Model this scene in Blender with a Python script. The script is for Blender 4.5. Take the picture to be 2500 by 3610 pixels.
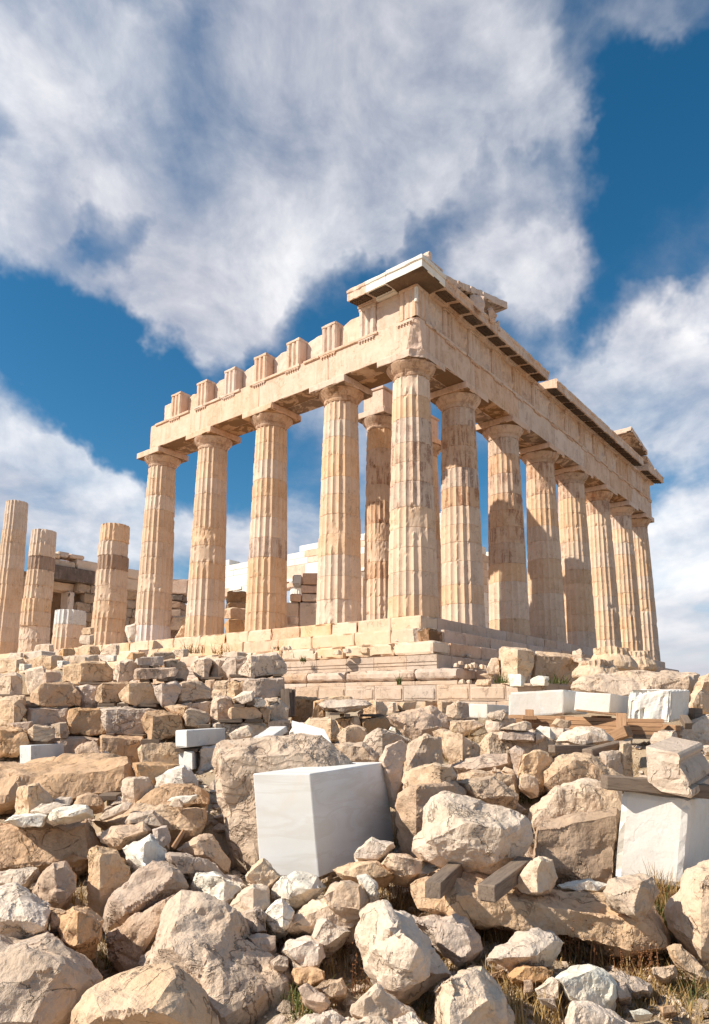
import bpy, bmesh, math, random
import numpy as np
from math import sin, cos, radians, pi
from mathutils import Vector, Matrix

for o in list(bpy.data.objects):
    bpy.data.objects.remove(o, do_unlink=True)
SC = bpy.context.scene
COL = SC.collection
random.seed(11)
rng = np.random.default_rng(11)

# ------------------------------------------------------------------ camera
# world: X runs north along the east front, Y runs west along the south flank, Z up, origin at the corner column on the stylobate
CAM = np.array([-21.28689, -14.39542, -3.28011])
YAW, PITCH, ROLL = 0.681234, 0.17656, 0.00667
FOC, PW, PH, PCY = 2412.277, 2500.0, 3610.0, 258.942
Fv = np.array([cos(PITCH) * cos(YAW), cos(PITCH) * sin(YAW), sin(PITCH)])
_R = np.array([sin(YAW), -cos(YAW), 0.0])
_U = np.cross(_R, Fv)
Rv = _R * cos(ROLL) + _U * sin(ROLL)
Uv = -_R * sin(ROLL) + _U * cos(ROLL)
FH = np.array([cos(YAW), sin(YAW), 0.0])
RH = np.array([sin(YAW), -cos(YAW), 0.0])
cd = bpy.data.cameras.new('camera')
cam = bpy.data.objects.new('camera', cd)
COL.objects.link(cam)
cd.sensor_fit = 'VERTICAL'
cd.sensor_height = 36.0
cd.lens = FOC / PH * 36.0
cd.shift_y = PCY / PH
cd.clip_start = 0.05
cd.clip_end = 9000
cam.matrix_world = Matrix(((Rv[0], Uv[0], -Fv[0], CAM[0]), (Rv[1], Uv[1], -Fv[1], CAM[1]), (Rv[2], Uv[2], -Fv[2], CAM[2]), (0, 0, 0, 1)))
SC.camera = cam

def ray(px, py):
    r = Fv + Rv * (px - 1250) / FOC + Uv * (1805 + PCY - py) / FOC
    return r / float(r @ FH)          # unit length along the horizontal view axis

def at(px, py, d):
    return CAM + ray(px, py) * d

# ------------------------------------------------------------------ light
EL, AZW = radians(38), radians(33)     # sun height, and how far west of south it stands
SUN = Vector((-cos(EL) * cos(AZW), cos(EL) * sin(AZW), sin(EL)))
sl = bpy.data.lights.new('sun', 'SUN')
sl.energy = 3.8
sl.angle = radians(0.55)
sl.color = (1.0, 0.91, 0.77)
so = bpy.data.objects.new('sun', sl)
so.rotation_euler = (-SUN).to_track_quat('-Z', 'Y').to_euler()
COL.objects.link(so)
SC.view_settings.view_transform = 'Standard'
SC.view_settings.look = 'None'
SC.view_settings.exposure = 0.80
SC.view_settings.gamma = 1.0
SC.view_settings.use_curve_mapping = False
SC.cycles.max_bounces = 8
SC.cycles.diffuse_bounces = 4
SC.cycles.glossy_bounces = 2

class NT:
    """small helper to write node graphs"""
    def __init__(s, tree):
        s.t = tree
        tree.nodes.clear()
    def n(s, typ, **kw):
        nd = s.t.nodes.new(typ)
        for k, v in kw.items():
            setattr(nd, k, v)
        return nd
    def link(s, a, b):
        s.t.links.new(a, b)
    def put(s, sock, v):
        if isinstance(v, bpy.types.NodeSocket):
            s.t.links.new(v, sock)
        elif v is not None:
            sock.default_value = v
    def m(s, op, a, b=0.0, c=None, clamp=False):
        nd = s.n('ShaderNodeMath', operation=op)
        nd.use_clamp = clamp
        s.put(nd.inputs[0], a); s.put(nd.inputs[1], b)
        if c is not None: s.put(nd.inputs[2], c)
        return nd.outputs[0]
    def vm(s, op, a, b=None, out=0):
        nd = s.n('ShaderNodeVectorMath', operation=op)
        s.put(nd.inputs[0], a)
        if b is not None: s.put(nd.inputs[1], b)
        return nd.outputs[out]
    def noise(s, vec, scale, detail=4.0, rough=0.55, dist=0.0, out=0):
        nd = s.n('ShaderNodeTexNoise')
        s.put(nd.inputs['Vector'], vec)
        nd.inputs['Scale'].default_value = scale
        nd.inputs['Detail'].default_value = detail
        nd.inputs['Roughness'].default_value = rough
        nd.inputs['Distortion'].default_value = dist
        return nd.outputs[out]
    def step(s, x, lo, hi, a=0.0, b=1.0):
        nd = s.n('ShaderNodeMapRange', interpolation_type='SMOOTHSTEP')
        s.put(nd.inputs[0], x)
        for i, v in zip((1, 2, 3, 4), (lo, hi, a, b)): s.put(nd.inputs[i], v)
        return nd.outputs[0]
    def mix(s, f, a, b, mode='MIX'):
        nd = s.n('ShaderNodeMix', data_type='RGBA', blend_type=mode)
        s.put(nd.inputs[0], f)
        for sock, v in ((nd.inputs[6], a), (nd.inputs[7], b)):
            if isinstance(v, tuple) and len(v) == 3: v = v + (1.0,)
            s.put(sock, v)
        return nd.outputs[2]

def make_world():
    w = bpy.data.worlds.new('World')
    SC.world = w
    w.use_nodes = True
    g = NT(w.node_tree)
    out = g.n('ShaderNodeOutputWorld')
    bg = g.n('ShaderNodeBackground')
    bg.inputs[1].default_value = 0.1
    g.link(bg.outputs[0], out.inputs[0])
    sky = g.n('ShaderNodeTexSky', sky_type='NISHITA')
    sky.sun_disc = False
    sky.sun_elevation = EL
    sky.sun_rotation = math.atan2(SUN.x, SUN.y)
    sky.altitude = 150
    sky.air_density = 1.0
    sky.dust_density = 0.4
    sky.ozone_density = 3.0
    hsv = g.n('ShaderNodeHueSaturation')
    hsv.inputs['Hue'].default_value = 0.488
    hsv.inputs['Saturation'].default_value = 1.32
    hsv.inputs['Value'].default_value = 0.68
    g.link(sky.outputs[0], hsv.inputs['Color'])
    tc = g.n('ShaderNodeTexCoord')
    d = g.vm('NORMALIZE', tc.outputs['Generated'])
    sep = g.n('ShaderNodeSeparateXYZ')
    g.link(d, sep.inputs[0])
    zz = g.m('ADD', g.m('MAXIMUM', sep.outputs[2], 0.0), 0.16)
    # cloud deck seen in perspective; the wind runs along the view axis and draws the clouds out
    ca, sa = cos(YAW), sin(YAW)
    along = g.m('DIVIDE', g.m('ADD', g.m('MULTIPLY', sep.outputs[0], ca), g.m('MULTIPLY', sep.outputs[1], sa)), zz)
    cross = g.m('DIVIDE', g.m('SUBTRACT', g.m('MULTIPLY', sep.outputs[0], sa), g.m('MULTIPLY', sep.outputs[1], ca)), zz)
    cmb = g.n('ShaderNodeCombineXYZ')
    g.link(g.m('MULTIPLY', along, 0.80), cmb.inputs[0])
    g.link(cross, cmb.inputs[1])
    cmb.inputs[2].default_value = 3.7
    big = g.noise(cmb.outputs[0], 1.9, 8.0, 0.58, 0.3)
    wob = g.noise(d, 3.2, 6.0, 0.6, 0.0, 1)
    dw = g.vm('NORMALIZE', g.vm('ADD', d, g.vm('SCALE', g.vm('SUBTRACT', wob, (0.5, 0.5, 0.5)), None)))
    # scale input of the SCALE node
    for nd in w.node_tree.nodes:
        if nd.type == 'VECT_MATH' and nd.operation == 'SCALE': nd.inputs['Scale'].default_value = 0.30
    total = None
    for (px, py, r, wt) in CLOUDS:
        c = Fv + Rv * (px - 1250) / FOC + Uv * (1805 + PCY - py) / FOC
        k = np.linalg.norm(c)
        ang = math.atan(r / FOC / k * 1.0)
        c = c / k
        dot = g.vm('DOT_PRODUCT', dw, tuple(c), 1)
        b = g.step(dot, cos(ang * 1.35), 1.0 - (1 - cos(ang * 0.3)), 0.0, wt)
        total = b if total is None else g.m('ADD', total, b)
    total = g.m('MINIMUM', g.m('MAXIMUM', g.m('MULTIPLY', total, 0.55), -0.24), 0.19)
    fine = g.noise(g.vm('MULTIPLY', d, (1.0, 1.0, 1.3)), 7.0, 9.0, 0.6, 0.3)
    dens = g.m('ADD', g.m('ADD', g.m('ADD', g.m('MULTIPLY', big, 0.85), 0.06), total), g.m('MULTIPLY', g.m('SUBTRACT', fine, 0.5), 0.30))
    dens = g.m('ADD', dens, g.step(sep.outputs[2], 0.30, 0.0, 0.0, 0.14))
    mask = g.step(dens, 0.31, 0.87)
    mask = g.m('MULTIPLY', mask, 0.97)
    # cloud tone: thick parts bright with softer grey bellies
    sh = g.noise(cmb.outputs[0], 2.1, 5.0, 0.5, 0.3)
    tone = g.step(g.m('ADD', g.m('ADD', g.m('MULTIPLY', sh, 0.6), g.m('MULTIPLY', fine, 0.35)), g.m('MULTIPLY', dens, 0.35)), 0.52, 0.90)
    ccol = g.mix(tone, (3.3, 3.3, 3.75), (6.5, 6.4, 6.4))
    low = g.step(sep.outputs[2], 0.0, 0.16)
    ccol = g.mix(low, (3.6, 3.6, 4.0), ccol)
    g.link(g.mix(mask, hsv.outputs[0], ccol), bg.inputs[0])

CLOUDS = [(150, 250, 420, .24), (480, 450, 330, .20), (900, 150, 420, .30), (1000, 520, 380, .34), (1300, 250, 380, .28), (1000, 840, 300, .36),
          (700, 760, 300, .30), (820, 1080, 220, .36), (600, 1130, 170, .30), (420, 1010, 190, .26), (200, 560, 200, .22), (50, 760, 150, .26), (330, 260, 150, .14), (780, 1230, 130, .24),
          (1550, 330, 300, .20), (1330, 640, 220, .24), (1900, 520, 220, .24), (1780, 300, 240, .18), (2060, 400, 180, .12), (2230, 200, 140, .10), (1900, 130, 160, .08), (2380, 60, 100, .10), (1500, 520, 200, .2), (1200, 700, 200, .2), (1690, 880, 190, .36), (1860, 1010, 170, .32), (1960, 980, 130, .22),
          (2230, 1050, 120, .26), (2310, 1180, 170, .34), (2420, 1320, 200, .36), (2030, 1280, 130, .28), (2230, 1440, 210, .30), (2470, 1450, 180, .26), (2110, 1400, 120, .24),
          (90, 1580, 220, .30), (290, 1500, 150, .30), (230, 1740, 220, .34), (430, 1710, 120, .24), (480, 1900, 200, .34), (760, 1890, 150, .30), (1010, 1950, 200, .30),
          (2440, 1900, 200, .40), (2420, 2230, 300, .55), (2400, 1660, 100, .14),
          (2450, 560, 300, -.50), (2490, 250, 120, -.16), (2200, 800, 240, -.44), (2080, 1110, 100, -.22), (250, 1230, 230, -.50), (60, 1060, 180, -.42), (700, 1500, 310, -.55), (450, 1400, 220, -.46), (980, 1400, 160, -.3),
          (1190, 980, 150, -.40), (1080, 1230, 160, -.40), (360, 760, 110, -.34), (300, 1130, 130, -.3), (1440, 800, 90, -.12), (1560, 740, 100, -.14), (640, 1680, 150, -.28), (420, 1590, 100, -.22), (1050, 1700, 240, -.26),
          (2300, 1650, 140, -.28), (1900, 1180, 90, -.14), (600, 130, 90, -.16), (560, 560, 80, -.12), (400, 90, 100, -.10), (2330, 330, 170, -.24), (2080, 240, 120, -.10), (1800, 90, 110, -.10), (1800, 730, 120, -.18), (1660, 1720, 240, -.2)]
make_world()

# ------------------------------------------------------------------ numpy noise
_perm = np.random.default_rng(5).permutation(256).astype(np.int64)
_perm = np.concatenate([_perm, _perm, _perm])
_grad = np.random.default_rng(6).normal(size=(256, 3))
_grad /= np.linalg.norm(_grad, axis=1)[:, None]

def perlin(p):
    p = np.asarray(p, float)
    i = np.floor(p).astype(np.int64)
    f = p - i
    u = f * f * f * (f * (f * 6 - 15) + 10)
    i &= 255
    res = 0
    for a in (0, 1):
        wx = u[:, 0] if a else 1 - u[:, 0]
        for b in (0, 1):
            wy = u[:, 1] if b else 1 - u[:, 1]
            for c in (0, 1):
                wz = u[:, 2] if c else 1 - u[:, 2]
                h = _perm[_perm[_perm[i[:, 0] + a] + i[:, 1] + b] + i[:, 2] + c]
                res = res + wx * wy * wz * np.einsum('ij,ij->i', _grad[h], f - np.array([a, b, c]))
    return res * 1.6

def fbm(p, octv=4, gain=0.5, lac=2.03):
    s, a = 0, 1.0
    p = np.asarray(p, float)
    for k in range(octv):
        s = s + a * perlin(p + 17.3 * k)
        p = p * lac
        a *= gain
    return s

def ridge(p, octv=3):
    s, a = 0, 1.0
    for k in range(octv):
        s = s + a * (1 - np.abs(perlin(p + 9.1 * k)) * 2)
        p = p * 2.1
        a *= 0.5
    return s

# ------------------------------------------------------------------ objects
WL = {}     # world location of every object that can be a parent

def tag(o, label=None, cat=None, group=None, kind=None):
    if label: o['label'] = label
    if cat: o['category'] = cat
    if group: o['group'] = group
    if kind: o['kind'] = kind
    return o

def empty(name, loc, parent=None):
    o = bpy.data.objects.new(name, None)
    o.empty_display_size = 0.3
    COL.objects.link(o)
    WL[o] = np.array(loc, float)
    if parent is not None:
        o.parent = parent
        o.location = WL[o] - WL[parent]
    else:
        o.location = loc
    return o

def link_mesh(name, me, origin, parent=None):
    o = bpy.data.objects.new(name, me)
    COL.objects.link(o)
    WL[o] = np.array(origin, float)
    if parent is not None:
        o.parent = parent
        o.location = WL[o] - WL[parent]
    else:
        o.location = origin
    return o

def mesh(name, verts, faces, mats, parent=None, smooth=False, origin=None, mi=None):
    v = np.asarray(verts, float)
    if origin is None:
        lo, hi = v.min(0), v.max(0)
        origin = np.array([(lo[0] + hi[0]) / 2, (lo[1] + hi[1]) / 2, lo[2]])
    me = bpy.data.meshes.new(name)
    me.from_pydata((v - origin).tolist(), [], faces if isinstance(faces, list) else faces.tolist())
    for m in (mats if isinstance(mats, (list, tuple)) else [mats]):
        me.materials.append(m)
    if mi is not None:
        me.polygons.foreach_set('material_index', np.asarray(mi, np.int32))
    if smooth:
        me.polygons.foreach_set('use_smooth', np.ones(len(me.polygons), bool))
    me.update()
    return link_mesh(name, me, origin, parent)

_gridc = {}
def grid_box(nx, ny, nz):
    key = (nx, ny, nz)
    if key in _gridc: return _gridc[key]
    idx, pts, faces = {}, [], []
    def vid(i, j, k):
        t = (i, j, k)
        if t not in idx:
            idx[t] = len(pts); pts.append(t)
        return idx[t]
    for i in range(nx):
        for j in range(ny):
            faces.append((vid(i, j, 0), vid(i, j + 1, 0), vid(i + 1, j + 1, 0), vid(i + 1, j, 0)))
            faces.append((vid(i, j, nz), vid(i + 1, j, nz), vid(i + 1, j + 1, nz), vid(i, j + 1, nz)))
    for i in range(nx):
        for k in range(nz):
            faces.append((vid(i, 0, k), vid(i + 1, 0, k), vid(i + 1, 0, k + 1), vid(i, 0, k + 1)))
            faces.append((vid(i, ny, k), vid(i, ny, k + 1), vid(i + 1, ny, k + 1), vid(i + 1, ny, k)))
    for j in range(ny):
        for k in range(nz):
            faces.append((vid(0, j, k), vid(0, j, k + 1), vid(0, j + 1, k + 1), vid(0, j + 1, k)))
            faces.append((vid(nx, j, k), vid(nx, j + 1, k), vid(nx, j + 1, k + 1), vid(nx, j, k + 1)))
    r = (np.array(pts), faces)
    _gridc[key] = r
    return r

def lines(a, b, res, er):
    n = max(1, int(round((b - a) / res)))
    e = min(er * 1.6, (b - a) * 0.2)
    t = np.linspace(a, b, n + 1)
    if n == 1: return np.array([a, a + e, b - e, b])
    return np.concatenate([[a, a + e], t[1:-1], [b - e, b]])

def block_geo(x0, x1, y0, y1, z0, z1, res=0.3, er=0.03, rough=0.008, chip=1.0, top=None):
    """a worked stone block with worn, chipped arrises"""
    X, Y, Z = lines(x0, x1, res, er), lines(y0, y1, res, er), lines(z0, z1, res, er)
    g, faces = grid_box(len(X) - 1, len(Y) - 1, len(Z) - 1)
    v = np.stack([X[g[:, 0]], Y[g[:, 1]], Z[g[:, 2]]], 1)
    n = np.array([len(X) - 1, len(Y) - 1, len(Z) - 1])
    sgn = np.where(g == 0, 1.0, np.where(g == n, -1.0, 0.0))
    k = np.abs(sgn).sum(1)
    p = v + rng.uniform(-50, 50, 3)
    nz = fbm(p * 2.3, 3)
    hit = np.clip(nz - 0.18, 0, 1) * 3.2 * chip
    amt = er * (0.22 + np.abs(fbm(p * 6 + 5, 2)) * 0.5 + hit)
    v = v + sgn * np.where(k >= 2, amt, 0.0)[:, None] * np.where(k >= 3, 1.25, 1.0)[:, None]
    face = (k == 1)
    v = v + sgn * (np.where(face, rough * fbm(p * 3.1 + 9, 3), 0.0))[:, None]
    if top is not None: v = top(v, (x0, x1, y0, y1, z0, z1))
    return v, faces

def block(name, b, mat, parent=None, down=None, **kw):
    v, f = block_geo(*b, **kw)
    mats, mi = [mat], None
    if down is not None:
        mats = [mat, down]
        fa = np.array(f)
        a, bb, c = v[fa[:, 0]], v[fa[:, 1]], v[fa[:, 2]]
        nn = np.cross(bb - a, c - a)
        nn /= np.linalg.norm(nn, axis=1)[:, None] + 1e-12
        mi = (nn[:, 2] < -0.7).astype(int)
    return mesh(name, v, f, mats, parent, mi=mi)

def extrude(name, prof, p0, along, out, length, mat, parent=None, cuts=1, er=0.0, smooth=False):
    """profile points (outward, up) swept along a horizontal direction"""
    prof = np.array(prof, float)
    along, out = np.array(along, float), np.array(out, float)
    n, rows = len(prof), []
    for i in range(cuts + 1):
        s = length * i / cuts
        r = np.array(p0)[None] + prof[:, :1] * out[None] + prof[:, 1:] * np.array([[0, 0, 1.0]]) + along[None] * s
        if er:
            q = fbm(r * 3.3 + 3.7, 3)
            r = r - out[None] * (er * np.clip(q - 0.1, 0, 1) * 2)[:, None] + np.array([[0, 0, 1.0]]) * (er * 0.35 * fbm(r * 4 + 40, 2))[:, None]
        rows.append(r)
    v = np.concatenate(rows)
    f = []
    for i in range(cuts):
        for j in range(n):
            k = (j + 1) % n
            f.append((i * n + j, i * n + k, (i + 1) * n + k, (i + 1) * n + j))
    f.append(tuple(range(n))[::-1])
    f.append(tuple(range(cuts * n, cuts * n + n)))
    o = mesh(name, v, f, mat, parent, smooth)
    bm = bmesh.new(); bm.from_mesh(o.data)
    bmesh.ops.recalc_face_normals(bm, faces=bm.faces)
    bm.to_mesh(o.data); bm.free()
    return o

# ------------------------------------------------------------------ materials
def stone(name, base, alt, dark, scale=1.0, dark_amt=0.35, pits=0.0, bump=0.35, fine=26.0, rand=0.10, strata=0.0, vein=None, rust=None, crust=None, streaks=None, rough=0.88, zscale=1.0, cracks=1.0):
    m = bpy.data.materials.new(name)
    m.use_nodes = True
    g = NT(m.node_tree)
    out = g.n('ShaderNodeOutputMaterial')
    bs = g.n('ShaderNodeBsdfPrincipled')
    g.link(bs.outputs[0], out.inputs[0])
    bs.inputs['Roughness'].default_value = rough
    bs.inputs['Specular IOR Level'].default_value = 0.25
    tc = g.n('ShaderNodeTexCoord')
    oi = g.n('ShaderNodeObjectInfo')
    rnd = oi.outputs['Random']
    off = g.n('ShaderNodeCombineXYZ')
    for i, k in enumerate((91.0, 57.0, 33.0)): g.link(g.m('MULTIPLY', rnd, k), off.inputs[i])
    co = g.vm('ADD', tc.outputs['Object'], off.outputs[0])
    if zscale != 1.0: co = g.vm('MULTIPLY', co, (1, 1, zscale))
    n1 = g.noise(co, 1.3 * scale, 6, 0.6, 0.4)
    n2 = g.noise(co, 7.0 * scale, 7, 0.65, 0.2)
    n3 = g.noise(co, fine * scale, 5, 0.65)
    col = g.mix(g.step(n1, 0.34, 0.66), base, alt)
    col = g.mix(g.m('MULTIPLY', g.step(n2, 0.52, 0.76), dark_amt), col, dark)
    lite = tuple(min(0.86, c * 1.22 + 0.02) for c in base)
    col = g.mix(g.m('MULTIPLY', g.step(n2, 0.47, 0.28), 0.45), col, lite)
    n4 = g.noise(co, 15.0 * scale, 6, 0.7, 0.6)
    col = g.mix(g.m('MULTIPLY', g.step(n4, 0.54, 0.68), 0.42 * min(1.0, bump * 1.0)), col, tuple(c * 0.62 for c in alt))
    n5 = g.noise(co, 2.6 * scale, 5, 0.6, 0.8)
    col = g.mix(g.m('MULTIPLY', g.step(n5, 0.54, 0.70), 0.35), col, (base[0] * 0.98, base[1] * 0.86, base[2] * 0.74))
    h = g.m('ADD', g.m('ADD', g.m('MULTIPLY', n2, 0.6), g.m('MULTIPLY', n3, 0.35)), g.m('MULTIPLY', n4, 0.45))
    if strata:
        st = g.n('ShaderNodeTexWave', wave_type='BANDS', bands_direction='Z', wave_profile='SIN')
        sv = g.vm('ADD', co, g.vm('MULTIPLY', g.noise(co, 1.4 * scale, 3, 0.5, 0, 1), (0.9, 0.9, 0.9)))
        g.link(sv, st.inputs['Vector'])
        st.inputs['Scale'].default_value = 2.2 * scale
        st.inputs['Distortion'].default_value = 2.5
        st.inputs['Detail'].default_value = 3
        sm = g.step(st.outputs[1], 0.55, 0.95)
        col = g.mix(g.m('MULTIPLY', sm, 0.45 * strata), col, dark)
        h = g.m('SUBTRACT', h, g.m('MULTIPLY', sm, 0.35 * strata))
    # hairline cracks
    nc = g.noise(co, 1.7 * scale, 5, 0.6, 0.6)
    crack = g.step(g.m('ABSOLUTE', g.m('SUBTRACT', nc, 0.5)), 0.014, 0.0)
    crack = g.m('MULTIPLY', crack, g.step(n1, 0.44, 0.58, 0.0, cracks))
    col = g.mix(g.m('MULTIPLY', crack, 0.55), col, tuple(c * 0.45 for c in dark))
    h = g.m('SUBTRACT', h, g.m('MULTIPLY', crack, 0.5))
    if pits:
        vo = g.n('ShaderNodeTexVoronoi')
        g.link(g.vm('ADD', co, g.vm('MULTIPLY', g.noise(co, 9, 3, 0.5, 0, 1), (0.12, 0.12, 0.12))), vo.inputs['Vector'])
        vo.inputs['Scale'].default_value = 13.0 * scale
        pm = g.m('MULTIPLY', g.step(vo.outputs[0], 0.32, 0.12), g.step(n1, 0.42, 0.6))
        col = g.mix(g.m('MULTIPLY', pm, 0.7 * pits), col, tuple(c * 0.5 for c in dark))
        h = g.m('SUBTRACT', h, g.m('MULTIPLY', pm, pits))
    if vein:
        vc = g.vm('MULTIPLY', co, (0.8, 0.8, 4.2))
        nv = g.noise(vc, 1.5 * scale, 6, 0.55, 1.1)
        vm_ = g.step(g.m('ABSOLUTE', g.m('SUBTRACT', nv, 0.5)), 0.07, 0.0)
        col = g.mix(g.m('MULTIPLY', vm_, 0.38), col, vein)
        col = g.mix(g.m('MULTIPLY', g.step(g.noise(vc, 0.9 * scale, 4, 0.5, 0.6), 0.45, 0.7), 0.3), col, vein)
    if streaks:
        sc = g.vm('MULTIPLY', co, (1.0, 1.0, 0.10))
        ns = g.noise(sc, 5.5, 6, 0.62, 0.3)
        patch = g.noise(co, 1.1, 5, 0.6, 0.3)
        sk = g.m('MULTIPLY', g.step(ns, 0.47, 0.55), g.step(patch, 0.43, 0.55))
        flk = g.step(g.noise(co, 12, 6, 0.7, 0.5), 0.36, 0.5)
        col = g.mix(g.m('MULTIPLY', g.m('MULTIPLY', sk, flk), streaks[1]), col, streaks[0])
    if rust:
        nr = g.noise(g.vm('MULTIPLY', co, (1, 1, 0.45)), 1.6, 6, 0.62, 0.5)
        col = g.mix(g.m('MULTIPLY', g.step(nr, 0.55, 0.70), rust[1]), col, rust[0])
    if crust:
        nk = g.noise(co, 0.9, 8, 0.66, 0.9)
        nk2 = g.noise(co, 3.5, 6, 0.6, 0.4)
        km = g.step(g.m('ADD', nk, g.m('MULTIPLY', g.m('SUBTRACT', nk2, 0.5), 0.35)), crust[1], crust[1] + 0.07)
        col = g.mix(g.m('MULTIPLY', km, 0.88), col, crust[0])
        col = g.mix(g.m('MULTIPLY', g.step(nk, crust[1] - 0.09, crust[1]), 0.4), col, (0.34, 0.19, 0.09))
    hs = g.n('ShaderNodeHueSaturation')
    g.link(col, hs.inputs['Color'])
    g.link(g.m('ADD', g.m('MULTIPLY', rnd, 2 * rand), 1.0 - rand), hs.inputs['Value'])
    r2 = g.m('FRACT', g.m('MULTIPLY', rnd, 17.31))
    g.link(g.m('ADD', g.m('MULTIPLY', r2, 0.42), 0.78), hs.inputs['Saturation'])
    g.link(hs.outputs[0], bs.inputs['Base Color'])
    bp = g.n('ShaderNodeBump')
    bp.inputs['Strength'].default_value = bump
    bp.inputs['Distance'].default_value = 0.04 / max(scale, 0.4)
    g.link(h, bp.inputs['Height'])
    g.link(bp.outputs[0], bs.inputs['Normal'])
    return m

M = {}
# temple marble
M['marble'] = stone('weathered_marble', (0.638, 0.463, 0.356), (0.585, 0.405, 0.294), (0.398, 0.241, 0.154), 0.9, 0.22, bump=0.22, rand=0.06, streaks=((0.376, 0.241, 0.175), 0.30))
M['shaft'] = stone('column_marble', (0.680, 0.505, 0.370), (0.644, 0.460, 0.321), (0.474, 0.315, 0.210), 1.1, 0.20, bump=0.25, rand=0.06, streaks=((0.412, 0.260, 0.175), 0.28), rust=((0.567, 0.345, 0.190), 0.22))
M['patina'] = stone('stained_column_marble', (0.628, 0.465, 0.346), (0.577, 0.400, 0.281), (0.371, 0.225, 0.150), 1.1, 0.35, bump=0.4, rand=0.05, streaks=((0.278, 0.150, 0.100), 0.80), rust=((0.453, 0.240, 0.120), 0.30))
M['pale_shaft'] = stone('repair_marble', (0.690, 0.579, 0.537), (0.648, 0.531, 0.475), (0.471, 0.367, 0.310), 1.0, 0.15, bump=0.15, rand=0.05)
M['grey_shaft'] = stone('grey_repair_marble', (0.376, 0.270, 0.207), (0.335, 0.241, 0.186), (0.230, 0.154, 0.113), 1.0, 0.3, bump=0.2, rand=0.05)
M['ent'] = stone('entablature_marble', (0.690, 0.511, 0.403), (0.627, 0.449, 0.335), (0.418, 0.261, 0.175), 0.9, 0.18, bump=0.2, rand=0.05, streaks=((0.418, 0.241, 0.154), 0.30))
M['east'] = stone('east_entablature_marble', (0.680, 0.510, 0.396), (0.628, 0.455, 0.341), (0.433, 0.275, 0.190), 0.9, 0.22, bump=0.25, rand=0.035, streaks=((0.371, 0.215, 0.140), 0.42), rust=((0.536, 0.310, 0.190), 0.22))
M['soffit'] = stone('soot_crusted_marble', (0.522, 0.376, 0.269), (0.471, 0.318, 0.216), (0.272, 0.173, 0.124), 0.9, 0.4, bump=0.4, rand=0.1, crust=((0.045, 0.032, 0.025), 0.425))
M['mutule'] = stone('stained_shaded_mutule_marble', (0.134, 0.090, 0.060), (0.09, 0.06, 0.042), (0.05, 0.035, 0.025), 0.9, 0.5, bump=0.4, rand=0.2)  # crust stain, plus shade painted into the colour to offset strong bounce light
M['echinus'] = stone('capital_marble', (0.585, 0.405, 0.289), (0.522, 0.347, 0.228), (0.313, 0.173, 0.113), 1.0, 0.35, bump=0.3, rand=0.07, rust=((0.439, 0.193, 0.082), 0.55), streaks=((0.251, 0.135, 0.093), 0.6), crust=((0.060, 0.040, 0.030), 0.63))
M['step'] = stone('step_marble', (0.680, 0.514, 0.376), (0.639, 0.455, 0.301), (0.453, 0.290, 0.180), 0.8, 0.24, bump=0.3, rand=0.07, rust=((0.597, 0.360, 0.180), 0.35))
M['stained_step'] = stone('black_stained_step', (0.439, 0.289, 0.207), (0.355, 0.232, 0.166), (0.100, 0.075, 0.060), 1.6, 0.6, bump=0.5, rand=0.06, crust=((0.030, 0.025, 0.022), 0.45))
M['poros'] = stone('grey_foundation_limestone', (0.544, 0.434, 0.350), (0.502, 0.386, 0.300), (0.272, 0.212, 0.175), 1.3, 0.4, pits=0.3, bump=0.5, rand=0.07)
M['ledge'] = stone('rough_foundation_limestone', (0.564, 0.434, 0.341), (0.481, 0.347, 0.258), (0.251, 0.173, 0.124), 1.0, 0.4, bump=0.6, rand=0.06)
M['new'] = stone('new_marble', (0.80, 0.76, 0.70), (0.76, 0.71, 0.635), (0.577, 0.480, 0.386), 1.0, 0.30, bump=0.25, rand=0.05, cracks=0.25)
M['cella'] = stone('cella_wall_marble', (0.659, 0.519, 0.410), (0.608, 0.465, 0.350), (0.433, 0.310, 0.220), 0.9, 0.2, bump=0.25, rand=0.08)
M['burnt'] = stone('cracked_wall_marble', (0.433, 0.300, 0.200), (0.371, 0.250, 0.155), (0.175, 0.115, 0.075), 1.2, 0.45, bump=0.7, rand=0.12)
M['black'] = stone('blackened_lintel', (0.167, 0.116, 0.093), (0.120, 0.090, 0.070), (0.050, 0.040, 0.030), 1.0, 0.5, bump=0.4, streaks=((0.313, 0.232, 0.186), 0.6))
# loose stones
M['lime'] = stone('beige_marble_rubble', (0.649, 0.496, 0.369), (0.592, 0.431, 0.297), (0.398, 0.267, 0.177), 1.5, 0.55, bump=1.0, rand=0.14)
M['pale'] = stone('pale_marble_rubble', (0.729, 0.590, 0.469), (0.649, 0.508, 0.380), (0.455, 0.327, 0.231), 1.7, 0.50, bump=1.0, rand=0.12)
M['tan'] = stone('tan_marble_rubble', (0.603, 0.420, 0.281), (0.535, 0.355, 0.220), (0.364, 0.218, 0.126), 1.4, 0.55, bump=1.0, rand=0.14)
M['grey'] = stone('greyish_marble_rubble', (0.581, 0.452, 0.358), (0.513, 0.388, 0.297), (0.319, 0.230, 0.171), 1.6, 0.55, bump=1.0, rand=0.08)
M['white'] = stone('fresh_white_marble_chip', (0.760, 0.741, 0.651), (0.760, 0.654, 0.546), (0.568, 0.458, 0.369), 1.6, 0.38, bump=0.9, rand=0.06)
M['pitted'] = stone('pitted_marble', (0.637, 0.485, 0.353), (0.568, 0.415, 0.281), (0.319, 0.212, 0.143), 1.3, 0.5, pits=0.7, bump=1.0, rand=0.08)
M['strata'] = stone('banded_marble', (0.626, 0.485, 0.358), (0.557, 0.409, 0.292), (0.330, 0.224, 0.154), 1.3, 0.5, bump=1.0, rand=0.10, strata=0.6)
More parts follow.
